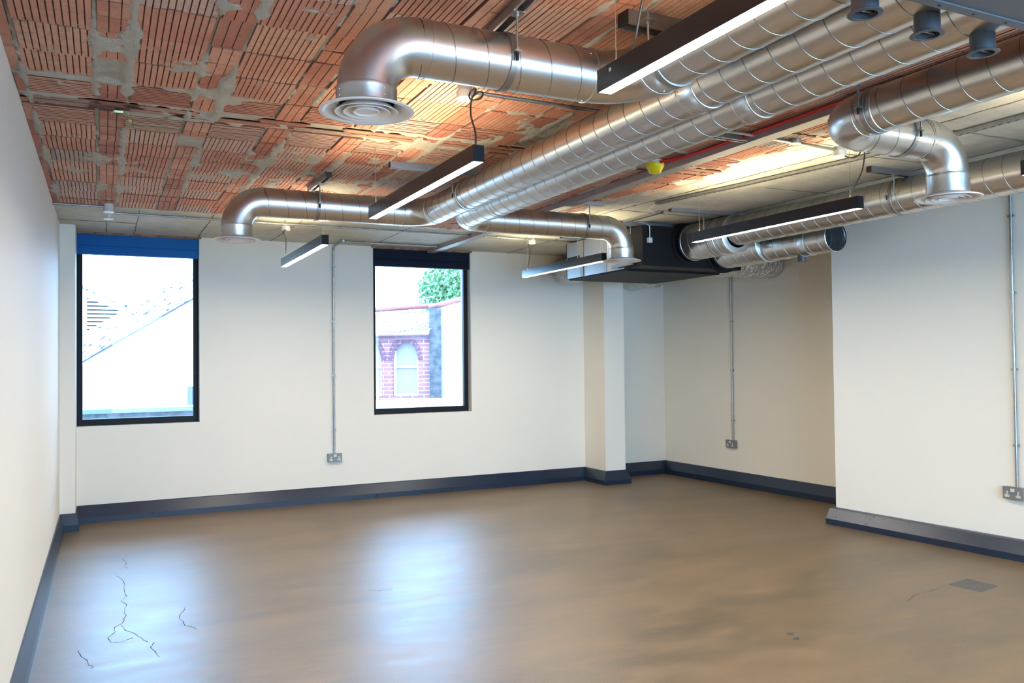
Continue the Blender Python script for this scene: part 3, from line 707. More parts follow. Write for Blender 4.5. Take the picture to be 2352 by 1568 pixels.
b = MB(); b.box((XA0-.030, 6.50, ZU0+.012), (XA0-.01, 6.68, ZU0+.042)); build('terminal_strip', b, dark_m, U)
for x, z, r in ((XE, ZE-.02, .175), (XF, 2.525, .18)):
    b = MB(); b.lathe([(r-.004, YF0-.06), (r+.004, YF0-.058), (r+.006, YF0-.01), (r+.035, YF0-.008), (r+.035, YF0-.001), (r-.004, YF0-.001)], (x, 0, z), 48, 'Y'); build('flange_ring', b, black_ahu, U)
b = MB(); b.box((XA0+.05, YF0-.03, 2.56), (XA0+.09, YF0-.001, 2.605)); build('isolator', b, white_case, U)
b = MB(); b.tube([(XA0-.06, YF0-.01, HC-.03), (XA0+.03, YF0-.015, HC-.035), (XA0+.07, YF0-.015, HC-.06), (XA0+.072, YF0-.015, 2.61)], .006, 8); build('flex_conduit', b, strut_m, U)
for i, (x, y, lab) in enumerate(((XA0-.06, YF0+.12, 'strut across the front of the black fan unit at the ceiling'), (XA0-.06, YF1-.35, 'strut across the rear of the black fan unit at the ceiling'))):
    channel('strut_hanger', lab, (4.18 if i else 4.26, y), (5.62, y), z0=HC-.045, endcap=True, rods=[(4.37 if i else 4.39, y, 2.5 if i else 2.66)])
b = MB(); b.lathe([(0, 0), (.02, 0), (.02, .03), (.012, .045), (0, .045)], (4.37, YF1-.35, 2.475), 12)
o = build('vibration_mount', b, steel_pl, loc=(4.37, YF1-.35, 2.475)); tag(o, 'small bright spring mount on the rod left of the fan unit', 'mount')
channel('strut_hanger', 'strut running lengthways between the fan unit and the thick duct supports', (4.31, 5.84), (4.30, 6.40), z0=HC-.028, endcap=False)
channel('strut_hanger', 'black-ended strut over the wide section of the thick duct', (4.32, 5.74), (5.30, 5.70), z0=HC-.03, rods=[])
# foil-wrapped branches
o = MB().tube([(5.09, 7.725, 2.578), (5.09, D-.002, 2.578)], .168, 40); foil_a = build('foil_duct', o, foil_m, loc=(5.07, 8.3, 2.57)); tag(foil_a, 'foil-wrapped round duct between the fan unit and the window wall, left of the column', 'duct')
o = MB().tube([(6.07, 8.35, 2.56), (6.07, D-.002, 2.56)], .20, 40); foil_b = build('foil_duct', o, foil_m, loc=(6.07, 8.6, 2.56)); tag(foil_b, 'foil-wrapped duct stub on the window wall right of the column', 'duct')
pth = [(5.602, 7.0, 2.552)]+[(5.65+.1*i, 7.0, 2.552+.004*math.sin(i*2)) for i in range(10)]+[(frx(7.02)-.022, 7.0, 2.552)]
o = MB().tube(pth, .2, 48, radii=[.192+.008*math.sin(i*1.7) for i in range(len(pth))]); foil_c = build('foil_duct', o, foil_m, loc=(6.1, 7.02, 2.59)); tag(foil_c, 'crumpled foil-wrapped duct between the fan unit and the right-hand wall', 'duct')
b = MB(); b.prism([(frx(6.62)-.012, 6.62, 2.335), (frx(7.42)-.012, 7.42, 2.335), (frx(7.42)-.012, 7.42, HC-.02), (frx(6.62)-.012, 6.62, HC-.02)], (.011, 0, 0)); o = build('wall_collar_plate', b, plaster, loc=(frx(7.)-.01, 7.02, 2.4)); tag(o, 'thin square plate on the right-hand wall behind the crumpled foil duct', 'plate')

# ------------------------------------------------------------------ steel channel beam, red cable, detector
b = MB(); bm_ = thing('steel_beam', 'mauve painted steel channel beam running the length of the ceiling to the second window', 'beam', (3.35, 3.5, 2.722))
b.box((3.300, YB+.01, 2.722), (3.306, D-.002, 2.766)); build('web', b, beam_m, bm_)
b = MB(); b.box((3.3062, YB+.01, 2.722), (3.392, D-.002, 2.727)); build('flange', b, beam_lo, bm_)
b = MB(); b.box((3.296, 5.30, 2.726), (3.2995, 5.38, 2.764)); build('splice_plate', b, beam_lo, bm_)
for y in (3.05, 3.13, 4.25, 4.33, 4.75, 4.85, 6.2, 6.3): build('bolt', MB().lathe([(.0005, -.002), (.006, -.001), (.007, .001)], (3.372, y, 2.7215), 8), stud_m, bm_)
b = MB(); b.tube([(3.255, -2.0, 2.749), (3.255, 3.7, 2.749), (3.252, 4.0, 2.749), (3.235, 4.18, 2.749), (3.18, 4.30, 2.749)], .0075, 8)
b.tube([(3.272, -2.0, 2.749), (3.272, 3.8, 2.749), (3.268, 4.05, 2.749), (3.25, 4.22, 2.749), (3.19, 4.33, 2.749)], .0075, 8)
o = build('red_alarm_cable', b, red_m, loc=(3.26, 2.0, 2.749)); tag(o, 'pair of bright red alarm cables along the left side of the steel beam', 'cable')
dt = thing('smoke_detector', 'ceiling smoke detector in a bright yellow dust cover beside the red cable', 'detector', (3.19, 4.39, 2.68))
b = MB(); b.lathe([(.0005, HC-.022), (.052, HC-.022), (.052, HC-.002), (.0005, HC-.002)], (3.19, 4.39, 0), 32); build('base', b, white_pl, dt)
b = MB(); b.lathe([(.0005, 2.688), (.028, 2.688), (.036, 2.692), (.058, 2.730), (.060, 2.738), (.060, 2.7495), (.0005, 2.7495)], (3.19, 4.39, 0), 32); cv = build('dust_cover', b, yellow_m, dt)
b = MB(); b.lathe([(.0005, 2.6875), (.026, 2.6877)], (3.19, 4.39, 0), 24); build('cover_face', b, yellow_m, cv)

# perforated cable tray on the concrete side
ty = [(4.37, -1.0), (4.36, 2.0), (4.35, 3.16), (4.29, 3.83), (4.17, 4.69), (4.02, 5.51)]
tr = thing('cable_tray', 'narrow perforated galvanised tray running along the concrete ceiling above the right-hand light', 'cable tray', (4.3, 3.5, HC-.03))
b = MB(); n = len(ty); vs = []
for (x, y) in ty: vs += [(x-.022, y, HC-.012), (x-.022, y, HC-.030), (x+.022, y, HC-.030), (x+.022, y, HC-.012)]
b.add(vs, [(4*i+k, 4*i+k+1, 4*i+5+k, 4*i+4+k) for i in range(n-1) for k in range(3)]); build('tray', b, steel_pl, tr)
b = MB()
for (x0, y0), (x1, y1) in zip(ty[1:], ty[2:]):
    nn = int((y1-y0)/.045)
    for i in range(nn):
        t = (i+.5)/nn; x = x0+(x1-x0)*t; y = y0+(y1-y0)*t; b.add([(x+.002, y-.012, HC-.0306), (x+.012, y-.012, HC-.0306), (x+.012, y+.012, HC-.0306), (x+.002, y+.012, HC-.0306)], [(0, 1, 2, 3)])
build('slots', b, dark_m, tr)['kind'] = 'stuff'
b = MB(); b.tube([(4.02, 5.51, HC-.02), (4.10, 5.75, HC-.02), (4.28, 5.9, HC-.022)], .004, 8); build('cable', b, white_pl, tr)

# strut near the first light
channel('strut_hanger', 'thick strut with black end beside the cable of the nearest light', (1.70, 2.52), (2.7, 2.56), z0=HC-.062, w=.032, rods=[qA], zt=HC-.002)

# ------------------------------------------------------------------ conduits
def conduit(paths, label, saddles=(), ax='y', r=.010, boxes=(), sad_axis='Z', group=None, name='steel_conduit', wall='front'):
    p0 = paths[0][0]; t = thing(name, label, 'conduit', p0, group); b = MB()
    for p in paths: b.tube(p, r, 12)
    build('tube', b, steel_pl, t)
    for s in saddles:
        c = MB()
        if wall == 'front': c.box((s[0]-.022, s[1]-.004, s[2]-.009), (s[0]+.022, s[1]+.006, s[2]+.009)); c.lathe([(r, -.009), (r+.003, -.008), (r+.003, .008), (r, .009)], s, 16, 'Z')
        elif wall == 'right': c.box((s[0]-.004, s[1]-.022, s[2]-.009), (s[0]+.012, s[1]+.022, s[2]+.009)); c.lathe([(r, -.009), (r+.003, -.008), (r+.003, .008), (r, .009)], s, 16, 'Z')
        else:
            c.box((s[0]-.009, s[1]-.022, s[2]-.002), (s[0]+.009, s[1]+.022, s[2]+.01)); c.lathe([(r, -.009), (r+.003, -.008), (r+.003, .008), (r, .009)], s, 16, 'X')
        build('saddle', c, steel_pl, t)
    for (x, y, z) in boxes:
        c = MB(); c.lathe([(.0005, z-.012), (.034, z-.012), (.036, z-.008), (.036, z+.016), (.0005, z+.016)], (x, y, 0), 24); build('round_box', c, steel_pl, t)
    return t
X0 = 2.219
conduit([[(X0, D-.018, .505), (X0, D-.018, 2.66), (X0, D-.02, 2.70), (X0+.005, D-.05, 2.738), (X0+.01, D-.12, 2.745), (X0+.02, 8.60, 2.748)], [(X0+.02, 8.545, 2.748), (3.43, 8.55, 2.748)]],
    'steel conduit dropping down the window wall between the two windows to the socket', [(X0, D-.018, z) for z in (2.52, 1.931, 1.348, .763)], boxes=[(X0+.02, 8.56, 2.75)])
yw = 7.65; xr = frx(yw)-.018
conduit([[(xr, yw, .52), (xr, yw, HC-.01)]], 'steel conduit down the far right wall below the foil duct', [(xr, yw, z) for z in (2.5, 1.917, 1.345, .758)], wall='right')
yn = 3.888; xn = fwx(yn)-.018
conduit([[(xn, yn, .52), (xn, yn, HC-.01)]], 'steel conduit down the near right wall at the right edge of the photo', [(xn, yn, z) for z in (2.52, 1.95, 1.386, .827)], wall='right')
conduit([[(L+.0, 7.30, 2.742), (.0, 7.30, 2.742)], [(.06, 7.62, 2.748), (5.4, 7.70, 2.748)]], 'steel conduit crossing the ceiling where clay pots meet concrete, above both windows',
    [(.62, 7.628, 2.748), (1.15, 7.636, 2.748), (1.95, 7.648, 2.748), (2.6, 7.658, 2.748), (3.6, 7.672, 2.748)], wall='ceil')
conduit([[(1.52, 3.54, 2.747), (3.29, 3.58, 2.747)], [(3.40, 3.60, 2.747), (4.0, 3.64, 2.747)]], 'steel conduit crossing the clay ceiling between the two nearer ceiling roses', [(2.3, 3.557, 2.747)], wall='ceil', boxes=[(3.62, 3.61, 2.75)])
channel('strut_hanger', 'short bright strut crossing the red cables below the clay ceiling', (2.80, 3.66), (3.29, 3.66), z0=HC-.045, endcap=False)
channel('strut_hanger', 'short strut piece behind the upper right duct by the red cables', (2.65, 2.33), (3.08, 2.33), z0=HC-.045, endcap=False)
# twin sensor on a conduit at the far left
sn = thing('ceiling_sensor', 'small white and chrome ceiling sensor near the left wall above the first window', 'sensor', (.033, 7.3, 2.68))
b = MB(); b.lathe([(.0005, 2.700), (.040, 2.700), (.042, 2.706), (.036, 2.716), (.036, 2.7655), (.0005, 2.7655)], (.033, 7.30, 0), 28); build('housing', b, white_pl, sn)
sn = thing('ceiling_sensor', 'second small white ceiling sensor just above the first window, at the concrete edge', 'sensor', (.033, 7.62, 2.68))
b = MB(); b.lathe([(.0005, 2.690), (.038, 2.690), (.040, 2.696), (.014, 2.702), (.014, 2.735), (.036, 2.740), (.036, 2.762), (.0005, 2.762)], (.033, 7.60, 0), 28); build('housing', b, white_pl, sn)
# passivated metal bracket left in the mortar
b = MB()
pr = [(-.04, -.016), (-.032, -.030), (-.010, -.012), (.010, -.010), (.030, -.030), (.036, -.022), (.05, -.012)]
def brk(pts, y0, y1, th=.0015):
    vs = []
    for (x, z) in pts: vs += [(.075+x, y0, HC+z), (.075+x, y1, HC+z), (.075+x, y1, HC+z-th), (.075+x, y0, HC+z-th)]
    n = len(pts); b.add(vs, [(4*i+k, 4*i+4+k, 4*i+4+(k+1) % 4, 4*i+(k+1) % 4) for i in range(n-1) for k in range(4)]+[(0, 1, 2, 3), (4*n-1, 4*n-2, 4*n-3, 4*n-4)])
brk([(-.048, -.052), (-.045, -.030), (-.030, -.016), (.010, -.015), (.026, -.026), (.034, -.052), (.05, -.058), (.058, -.085)], 4.54, 4.58)
o = build('metal_bracket', b, gold_m, loc=(.075, 4.56, HC-.03)); tag(o, 'small yellow-green plated metal clip left in the ceiling mortar near the left wall', 'bracket')

# ------------------------------------------------------------------ linear pendant lights
def pendant(x, y0, y1, label, rose=None, wires=(), cable_top=None, lab=False, up=True):
    w, zb, zt = .0255, 2.352, 2.424
    t = thing('pendant_light', label, 'pendant light', (x, (y0+y1)/2, zb), 'linear pendant lights')
    b = MB(); b.box((x-w, y0+.004, zb), (x-w+.003, y1-.004, zt)); b.box((x+w-.003, y0+.004, zb), (x+w, y1-.004, zt)); b.box((x-w+.003, y0+.004, zt-.012), (x+w-.003, y1-.004, zt-.008))
    body = build('body', b, fix_m, t)
    build('end_cap', boxmb((x-w, y0, zb), (x+w, y0+.0038, zt)), cap_m, t); build('end_cap', boxmb((x-w, y1-.0038, zb), (x+w, y1, zt)), cap_m, t)
    b = MB(); b.box((x-w+.0032, y0+.0042, zb+.0012), (x+w-.0032, y1-.0042, zb+.004)); build('diffuser', b, led_dn, t)
    if up:
        b = MB(); b.box((x-w+.0032, y0+.0042, zt-.0078), (x+w-.0032, y1-.0042, zt-.004)); build('uplight_lens', b, led_up, t)
    for (wy, zt2) in wires:
        r = MB(); r.tube([(x, wy, zt-.006), (x, wy, zt2)], .0012, 6, ); r.lathe([(.0005, zt-.006), (.005, zt-.006), (.005, zt+.012), (.0015, zt+.02)], (x, wy, 0), 10)
        if zt2 > 2.7: r.lathe([(.0015, zt2-.03), (.004, zt2-.025), (.005, zt2), (.0005, zt2)], (x, wy, 0), 8)
        build('wire', r, steel_pl, t)
    if lab:
        c = MB(); c.lathe([(.0005, -.0008), (.0055, -.0006), (.0065, 0)], (x-w, y1-.075, zt-.020), 16, 'X'); build('screw_cap', c, white_pl, t)
        c = MB(); c.box((x-w-.0006, y1-.062, zt-.034), (x-w-.0001, y1-.006, zt-.004)); build('rating_label', c, mat('label_dark', (58, 56, 54), .4, srgb=True), t)
    return t
def rose_cable(x, y, path, label, r=.0042):
    t = thing('ceiling_rose', label, 'ceiling rose', (x, y, HC), 'ceiling roses feeding the lights')
    b = MB(); b.lathe([(.0005, HC-.068), (.036, HC-.068), (.040, HC-.064), (.040, HC-.030)], (x, y, 0), 32); b.lathe([(.040, HC-.030), (.034, HC-.028), (.034, HC-.002), (.0005, HC-.002)], (x, y, 0), 32)
    build('rose', b, white_pl, t)
    # smooth the cable
    P = [Vector(p) for p in path]; Q = []
    for i in range(len(P)-1):
        a, bb_, c, d = P[max(i-1, 0)], P[i], P[i+1], P[min(i+2, len(P)-1)]
        for k in range(6):
            s = k/6; Q.append(.5*((2*bb_)+(c-a)*s+(2*a-5*bb_+4*c-d)*s*s+(3*bb_-a-3*c+d)*s**3))
    Q.append(P[-1]); m_ = MB().tube(Q, r, 8); build('cable', m_, cable_m, t)
    return t
XL, XR = 1.448, 3.935
pendant(XL, .70, 2.262, 'black linear pendant light nearest the camera, cut by the top edge of the photo', wires=[(2.19, HC-.004), (.78, HC-.004)], lab=True)
pendant(XL, 3.262, 4.842, 'black linear pendant light hanging left of the middle duct, second from the camera', wires=[(3.34, HC-.004), (4.77, HC-.004)])
pendant(XL, 6.035, 7.60, 'linear pendant light in front of the window wall, between the left window and the conduit', wires=[(6.11, HC-.004), (7.53, HC-.004)])
pendant(XR, 3.425, 4.95, 'black linear pendant light in front of the long thick duct at right', wires=[(3.50, HC-.004), (4.88, HC-.004)])
pendant(XR, 6.180, 7.735, 'linear pendant light beside the fan unit, its near end behind the round outlet', wires=[(6.25, HC-.004), (7.66, HC-.004)])
pendant(XR+.03, .93, 2.49, 'linear pendant light whose black end just shows at the right edge of the photo', wires=[(1.0, HC-.004), (2.42, HC-.004)])
# two extra lights added out of view behind the camera to brighten the room
pendant(XL, -2.2, -.65, 'added black linear pendant light, unseen behind the camera on the left', wires=[(-.73, HC-.004), (-2.1, HC-.004)])
pendant(XR+.03, -2.2, -.65, 'added black linear pendant light, unseen behind the camera on the right', wires=[(-.73, HC-.004), (-2.1, HC-.004)])
rose_cable(1.50, 3.53, [(1.525, 3.50, 2.712), (1.545, 3.47, 2.728), (1.555, 3.45, 2.715), (1.54, 3.45, 2.69), (1.51, 3.47, 2.685), (1.495, 3.47, 2.70), (1.50, 3.46, 2.722), (1.515, 3.44, 2.728), (1.50, 3.42, 2.70), (1.475, 3.40, 2.66), (1.465, 3.38, 2.58), (1.462, 3.33, 2.50), (XL+.006, 3.31, 2.421)], 'white ceiling rose above the second pendant light, its cable in a loop')
rose_cable(1.497, 7.742, [(1.497, 7.72, 2.705), (1.475, 7.70, 2.70), (1.46, 7.70, 2.67), (1.48, 7.70, 2.65), (1.485, 7.69, 2.60), (1.47, 7.62, 2.50), (XL, 7.55, 2.421)], 'white ceiling rose above the light by the window wall')
rose_cable(4.013, 7.703, [(4.0, 7.70, 2.705), (3.975, 7.70, 2.70), (3.965, 7.69, 2.67), (3.985, 7.69, 2.65), (3.98, 7.68, 2.60), (3.965, 7.68, 2.50), (XR, 7.67, 2.421)], 'white ceiling rose above the light beside the fan unit')
rose_cable(4.006, 3.636, [(4.01, 3.60, 2.703), (4.03, 3.56, 2.685), (4.05, 3.53, 2.70), (4.055, 3.51, 2.74), (4.06, 3.50, 2.73), (4.06, 3.50, 2.68), (4.04, 3.50, 2.60), (4.0, 3.51, 2.52), (XR+.01, 3.53, 2.421)], 'white ceiling rose half behind the upper right duct')
rose_cable(1.53, 1.75, [(1.53, 1.79, 2.705), (1.53, 1.95, 2.72), (1.50, 2.05, 2.70), (1.50, 2.12, 2.60), (1.50, 2.16, 2.50), (XL+.01, 2.14, 2.421)], 'white ceiling rose of the nearest light, above the frame of the photo')

# ------------------------------------------------------------------ sockets
def socket(c, nrm, label, w=.147, h=.088, dp=.044, name='double_socket'):
    """metal-clad double socket; nrm = direction out of the wall"""
    n = Vector(nrm); s = Vector((0, 0, 1)).cross(n).normalized(); c = Vector(c)   # s: along the wall
    t = thing(name, label, 'socket', c, 'metal-clad double sockets')
    def bx(s0, s1, z0, z1, d0, d1, bev=0):
        q = []
        for dd in (d0, d1):
            for (a, z) in ((s0, z0), (s1, z0), (s1, z1), (s0, z1)): v = c+s*a+n*dd; q.append((v.x, v.y, v.z+z))
        return q
    F = [(0, 3, 2, 1), (4, 5, 6, 7), (0, 1, 5, 4), (1, 2, 6, 5), (2, 3, 7, 6), (3, 0, 4, 7)]
    b = MB().add(bx(-w/2, w/2, -h/2, h/2, 0, dp-.006), F); build('back_box', b, sock_m, t)
    b = MB().add(bx(-w/2-.001, w/2+.001, -h/2-.001, h/2+.001, dp-.0055, dp), F); build('plate', b, sock_m, t)
    b = MB()
    for cx_ in (-.042, .042):
        b.add(bx(cx_-.006, cx_+.006, -.010, .014, dp, dp+.0015), F); b.add(bx(cx_-.018, cx_+.018, -.030, -.013, dp, dp+.0015), F)
    build('outlet_insert', b, sock_w, t)
    b = MB()
    for cx_ in (-.042, .042):
        b.add(bx(cx_-.002, cx_+.002, -.001, .006, dp+.0016, dp+.0020), F)
        for q in (-.010, .010): b.add(bx(cx_+q-.0035, cx_+q+.0035, -.0235, -.0195, dp+.0016, dp+.0020), F)
    build('pin_hole', b, dark_m, t)
    b = MB().add(bx(-.014, -.001, .010, .034, dp, dp+.004), F); b.add(bx(.001, .014, .010, .034, dp, dp+.004), F); build('rocker_switch', b, sock_w, t)
    b = MB()
    for cx_ in (-.062, .062): b.add(bx(cx_-.003, cx_+.003, -.003, .003, dp, dp+.001), F)
    build('screw', b, steel_pl, t)
socket((2.222, D, .468), (0, -1, 0), 'grey double socket on the window wall between the windows')
socket((frx(7.67), 7.672, .482), (-1, 0, 0), 'grey double socket on the far right wall')
socket((fwx(3.9), 3.905, .476), (-1, 0, 0), 'grey double socket on the near right wall at the edge of the photo')
b = MB(); b.box((L, 7.175, .425), (L+.010, 7.262, .510)); b.box((L+.010, 7.20, .45), (L+.012, 7.237, .485)); o = build('blank_wall_plate', b, white_pl, loc=(L, 7.219, .468)); tag(o, 'small white square plate low on the left wall', 'wall plate')

# ------------------------------------------------------------------ outside
def brick_mat(name, c1, c2, mort, bw=.225, bh=.075, sc=1., bias=0., axis='XZ'):
    m = mat(name, c1, .85, srgb=True); g = G(m); tc = g.n('ShaderNodeTexCoord'); sp = g.n('ShaderNodeSeparateXYZ'); g.l(tc.outputs['Object'], sp.inputs[0])
    cb = g.n('ShaderNodeCombineXYZ'); g.l(sp.outputs[0], cb.inputs[0]); g.l(sp.outputs[2], cb.inputs[1])
    br = g.n('ShaderNodeTexBrick'); br.inputs['Scale'].default_value = 1; br.inputs['Brick Width'].default_value = bw; br.inputs['Row Height'].default_value = bh
    br.inputs['Mortar Size'].default_value = .007; br.inputs['Bias'].default_value = bias
    br.inputs['Color1'].default_value = (*lin(c1), 1); br.inputs['Color2'].default_value = (*lin(c2), 1); br.inputs['Mortar'].default_value = (*lin(mort), 1)
    g.l(cb.outputs[0], br.inputs['Vector']); g.l(br.outputs['Color'], g.b.inputs['Base Color']); return m
brick_red = brick_mat('red_brickwork', (144, 88, 92), (122, 78, 92), (168, 158, 164))
brick_pale = brick_mat('pale_brickwork', (238, 228, 214), (180, 120, 100), (240, 232, 220), bias=-.55)
white_wall = mat('white_render', (225, 222, 214), .8, srgb=True)
tile_m = mat('clay_roof_tiles', (168, 156, 146), .8, srgb=True, noise=(22, 1, (34, 32, 38)))
tile_pale = mat('pale_roof_tiles', (225, 220, 214), .8, srgb=True, noise=(11, 1, (44, 46, 58)))
stone_m = mat('rough_stone', (86, 80, 88), .9, srgb=True, noise=(8, 1, (50, 56, 56)), bump=(12, .8, .03))
terr_m = mat('terracotta_ridge', (130, 74, 76), .8, srgb=True)
slate_m = mat('blue_grey_slate', (50, 54, 66), .8, srgb=True)
pane_dk = mat('outside_glass', (142, 132, 146), .3, srgb=True)
pink_m = mat('pink_painted_fascia', (128, 92, 102), .7, srgb=True)
leaf_m = mat('leaves', (70, 112, 72), .6, srgb=True, noise=(3, 1, (104, 140, 92)))
bark_m = mat('bark', (70, 60, 50), .9, srgb=True)
ground_m = mat('yard_ground', (130, 126, 120), .9, srgb=True)
struct('ground', boxmb((-30, 9.4, -3.4), (40, 60, -3.2)), ground_m)
GZ = -3.2
# neighbouring gabled house seen through the left window
hs = thing('gabled_house', 'pale brick gable end under a tiled roof seen through the left window', 'building', (1.5, 16, GZ))
b = MB(); b.prism([(-.28, 16, GZ), (-.28, 16, 1.55), (1.9, 16, 2.95), (2.4, 16, 2.65), (2.4, 16, GZ)], (0, 2.2, 0)); build('gable_wall', b, brick_pale, hs)
rl = MB(); rows_n = 9
lo0, lo1 = Vector((-.42, 15.9, 1.50)), Vector((1.95, 15.9, 3.0)); up_ = Vector((-.10, .6, .42))
for k in range(rows_n):
    a = lo0+up_*(k/rows_n); c = lo1+up_*(k/rows_n); n = 26; vs = []
    for i in range(n+1):
        p = a+(c-a)*(i/n); h = .012*rng.random(); q = up_*(1.0/rows_n)
        vs += [p+Vector((0, -.035-h, -.01)), p+q*1.12+Vector((0, -.012, 0)), p+Vector((0, .0, -.03))]
    rl.add(vs, [(3*i, 3*i+3, 3*i+4, 3*i+1) for i in range(n)]+[(3*i, 3*i+2, 3*i+5, 3*i+3) for i in range(n)])
build('tiled_roof', rl, tile_pale, hs)
b = MB(); b.prism([(-.42, 15.86, 1.50), (1.95, 15.86, 3.0), (1.95, 15.86, 2.965), (-.42, 15.86, 1.465)], (0, .1, 0)); build('bargeboard', b, slate_m, hs)
b = MB(); b.tube([(-.36, 15.88, 1.48), (-.36, 15.88, GZ)], .05, 12); build('downpipe', b, pink_m, hs)
b = MB(); b.box((1.34, 15.99, .35), (1.7, 16.0, 1.08)); build('window', b, slate_m, hs)
# slatted gable further back
sg = thing('slatted_gable', 'distant gable with horizontal slats behind the pale roof, seen through the left window', 'building', (-1, 19, GZ))
b = MB(); b.prism([(-2.5, 19.06, GZ), (-2.5, 19.06, 2.6), (-.8, 19.06, 3.2), (.9, 19.06, 2.48), (.9, 19.06, GZ)], (0, 3, 0)); build('wall', b, white_wall, sg)
b = MB(); b.prism([(-.8, 18.9, 3.28), (1.0, 18.9, 2.46), (1.0, 18.9, 2.40), (-.8, 18.9, 3.21)], (0, .5, 0)); b.prism([(-.8, 18.9, 3.28), (-2.6, 18.9, 2.5), (-2.6, 18.9, 2.44), (-.8, 18.9, 3.21)], (0, .5, 0)); build('verge', b, tile_pale, sg)
b = MB()
for k in range(9):
    z = 2.14+k*.080; x1 = min(.6, .31+(2.55-z)*1.0); b.box((-.32, 19.0, z), (x1, 19.055, z+.045))
build('slats', b, white_wall, sg)
b = MB(); b.prism([(-.32, 19.0575, 2.12), (.62, 19.0575, 2.12), (.62, 19.0575, 2.45), (-.32, 19.0575, 2.86)], (0, .001, 0)); build('slat_gaps', b, slate_m, sg)
b = MB(); b.box((-6, 12, GZ), (2.6, 12.35, .86)); o = build('parapet_wall', b, stone_m, loc=(-1, 12.2, GZ)); tag(o, 'low weathered stone wall top along the foot of the left window view', 'wall')
cp = MB(); cp.box((-6, 11.93, .862), (2.6, 12.42, .915)); build('coping', cp, mat('coping_slate', (78, 80, 98), .8, srgb=True, noise=(4, 1, (62, 84, 66))), o)
# brick building with arches
bb2 = thing('arched_brick_building', 'red brick building with arched windows and old tiled roof seen through the second window', 'building', (4.8, 15, GZ))
def wall_arches(x0, x1, zb, zt, arches, y0, dp):
    b = MB(); xs_ = sorted(set([x0, x1]+[round(a0+(a1-a0)*i/16, 4) for (a0, a1, zs, zp, zbt) in arches for i in range(17)]))
    def top(x, A):
        a0, a1, zs, zp, zbt = A; u = (x-(a0+a1)/2)/((a1-a0)/2); return zs+(zp-zs)*math.sqrt(max(0, 1-u*u))
    for xa, xb in zip(xs_, xs_[1:]):
        A = next((A for A in arches if xa >= A[0]-1e-4 and xb <= A[1]+1e-4), None)
        if A is None: b.add([(xa, y0, zb), (xb, y0, zb), (xb, y0, zt), (xa, y0, zt)], [(0, 1, 2, 3)])
        else:
            b.add([(xa, y0, zb), (xb, y0, zb), (xb, y0, A[4]), (xa, y0, A[4])], [(0, 1, 2, 3)])
            b.add([(xa, y0, top(xa, A)), (xb, y0, top(xb, A)), (xb, y0, zt), (xa, y0, zt)], [(0, 1, 2, 3)])
            b.add([(xa, y0, top(xa, A)), (xb, y0, top(xb, A)), (xb, y0+dp, top(xb, A)), (xa, y0+dp, top(xa, A))], [(0, 1, 2, 3)])
    for (a0, a1, zs, zp, zbt) in arches:
        for x in (a0, a1): b.add([(x, y0, zbt), (x, y0+dp, zbt), (x, y0+dp, zs), (x, y0, zs)], [(0, 1, 2, 3)])
        b.add([(a0, y0, zbt), (a1, y0, zbt), (a1, y0+dp, zbt), (a0, y0+dp, zbt)], [(0, 1, 2, 3)])
    b.box((x0, y0+dp+.1, zb), (x1, y0+4, zt))
    return b
AR = [(4.11, 4.65, 1.50, 1.86, .82), (4.87, 5.36, 1.50, 1.86, .82), (3.3, 3.85, 1.50, 1.86, .82)]
build('brick_wall', wall_arches(2.6, 5.62, GZ, 2.02, AR, 15.0, .22), brick_red, bb2)
vous = MB()
for (a0, a1, zs, zp, zbt) in AR:
    cxm = (a0+a1)/2; ra = (a1-a0)/2; rz = zp-zs
    for i in range(15):
        t0, t1 = math.pi*i/15+.03, math.pi*(i+1)/15-.03
        q = [(cxm+ra*math.cos(t)*k_, 14.985, zs+rz*math.sin(t)*k2) for (t, k_, k2) in ((t0, 1.01, 1.02), (t1, 1.01, 1.02), (t1, 1.36, 1.32), (t0, 1.36, 1.32))]
        vous.prism(q, (0, .02, 0))
build('arch_ring', vous, mat('arch_bricks', (96, 62, 72), .85, srgb=True), bb2)
for (a0, a1, zs, zp, zbt) in AR:
    fr = MB(); fr.box((a0+.04, 15.125, 1.36), (a1-.04, 15.185, 1.40)); fr.box((a0-.02, 15.12, zbt-.02), (a0+.04, 15.19, zp+.02)); fr.box((a1-.04, 15.12, zbt-.02), (a1+.02, 15.19, zp+.02)); fr.box((a0+.04, 15.12, zbt-.02), (a1-.04, 15.19, zbt+.04))
    o = build('arched_window', fr, white_wall, bb2)
    build('pane', boxmb((a0, 15.19, zbt), (a1, 15.195, zp)), pane_dk, o)
rf = MB(); nrow = 8
for k in range(nrow):
    z0_, y0_ = 2.04+k*.052, 14.86+k*.17; n = 110; vs = []
    for i in range(n+1):
        x = 2.62+(5.66-2.62)*i/n; wv = .024*abs(math.sin((x+.5*(k % 2)*.11)*math.pi/.115)); sl = .14*(x-4.5)*.4
        vs += [(x, y0_, z0_+sl+wv-.02), (x, y0_+.19, z0_+sl+.060+wv), (x, y0_+.002, z0_+sl-.035)]
    rf.add(vs, [(3*i, 3*i+3, 3*i+4, 3*i+1) for i in range(n)]+[(3*i, 3*i+2, 3*i+5, 3*i+3) for i in range(n)])
build('pantile_roof', rf, tile_m, bb2)
b = MB(); b.tube([(2.66, 16.3, 2.47), (5.9, 16.3, 2.66)], .05, 10); build('ridge', b, terr_m, bb2)
b = MB(); b.tube([(2.62, 14.84, 1.985), (5.6, 14.84, 2.0)], .035, 10); build('gutter', b, pink_m, bb2)
b = MB(); b.box((2.6, 14.97, 1.90), (5.6, 14.998, 2.0)); build('fascia', b, pink_m, bb2)
b = MB()
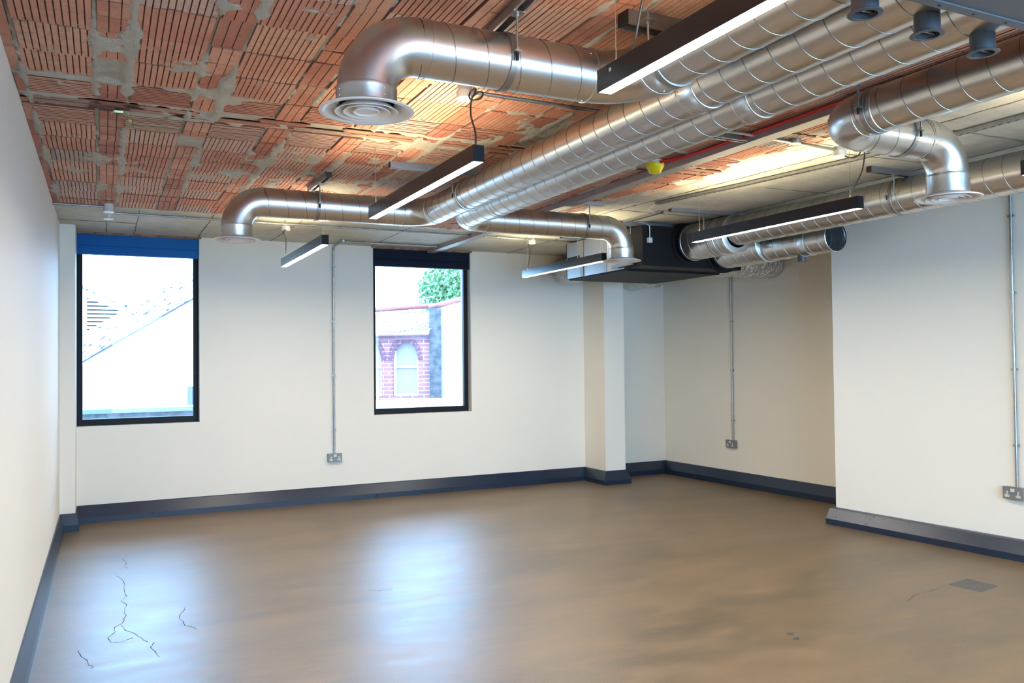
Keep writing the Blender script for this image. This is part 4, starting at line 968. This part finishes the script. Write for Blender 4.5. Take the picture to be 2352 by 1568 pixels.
for x in (4.62, 5.08, 5.52): b.tube([(x-.1, 14.86, 2.0), (x-.06, 14.83, 1.95), (x+.05, 14.83, 1.94)], .008, 6)
build('gutter_bracket', b, slate_m, bb2)
b = MB(); b.box((5.60, 14.9, GZ), (5.83, 15.3, 2.50)); build('stone_pier', b, stone_m, bb2)
pv = Vector((5.62, 15, 0)); Rz = Matrix.Rotation(math.radians(-30), 4, 'Z')
bb2.location = pv+Rz @ (bb2.location-pv); bb2.rotation_euler = (0, 0, math.radians(-30))
wh = thing('white_gable_wall', 'sunlit white gable wall with terracotta coping at the right of the second window', 'building', (6.8, 15, GZ))
b = MB(); b.prism([(5.84, 15, GZ), (5.84, 15, 2.50), (7.4, 15, 2.95), (9, 15, 2.5), (9, 15, GZ)], (0, .35, 0)); build('wall', b, white_wall, wh)
b = MB(); b.tube([(5.62, 15.1, 2.52), (7.4, 15.1, 3.0)], .045, 10); build('coping', b, terr_m, wh)
b = MB(); b.box((2.8, 12.9, GZ), (5.06, 13.2, .86)); o = build('ledge_wall', b, white_wall, loc=(4, 13, GZ)); tag(o, 'pale mossy ledge below the arched windows in the second window view', 'wall')
b = MB(); b.box((5.07, 13.0, GZ), (9, 13.2, .80)); o = build('yard_wall', b, white_wall, loc=(7, 13.1, GZ)); tag(o, 'white lower wall at the bottom right of the second window view', 'wall')
# tree
tt = thing('tree', 'leafy green tree behind the roofs at the top right of the second window', 'tree', (9.9, 24, GZ))
b = MB(); b.tube([(9.9, 24, GZ), (9.85, 24, 0), (9.95, 24, 3.6)], .12, 10, radii=[.2, .15, .07])
for k in range(7):
    a = k*.9; b.tube([(9.9, 24, 1.6+k*.25), (9.9+.5*math.cos(a), 24+.5*math.sin(a), 2.2+k*.28), (9.9+.95*math.cos(a), 24+.95*math.sin(a), 2.7+k*.26)], .03, 6)
build('trunk', b, bark_m, tt)
n = 5200; d = rng.normal(0, 1, (n, 3)); d /= np.linalg.norm(d, axis=1)[:, None]; rad = rng.random(n)**.4
ctr = d*rad[:, None]*np.array([1.35, 1.2, 1.15])+np.array([9.95, 24, 3.55])
lump = fbm(ctr[:, 0]+50, ctr[:, 2]+50, 2.2, 77, 3); keep = lump+.25*(1-rad) > .44; ctr = ctr[keep]
b = MB()
for c in ctr:
    u = Vector(rng.normal(0, 1, 3)).normalized(); v = u.orthogonal().normalized(); w_ = u.cross(v); s = .055+.035*rng.random(); c = Vector(c)
    b.add([c-v*s, c+w_*s*.55, c+v*s, c-w_*s*.55], [(0, 1, 2, 3)])
o = build('foliage', b, leaf_m, tt)
for o in bpy.data.objects:
    if '_o' in o: del o['_o']
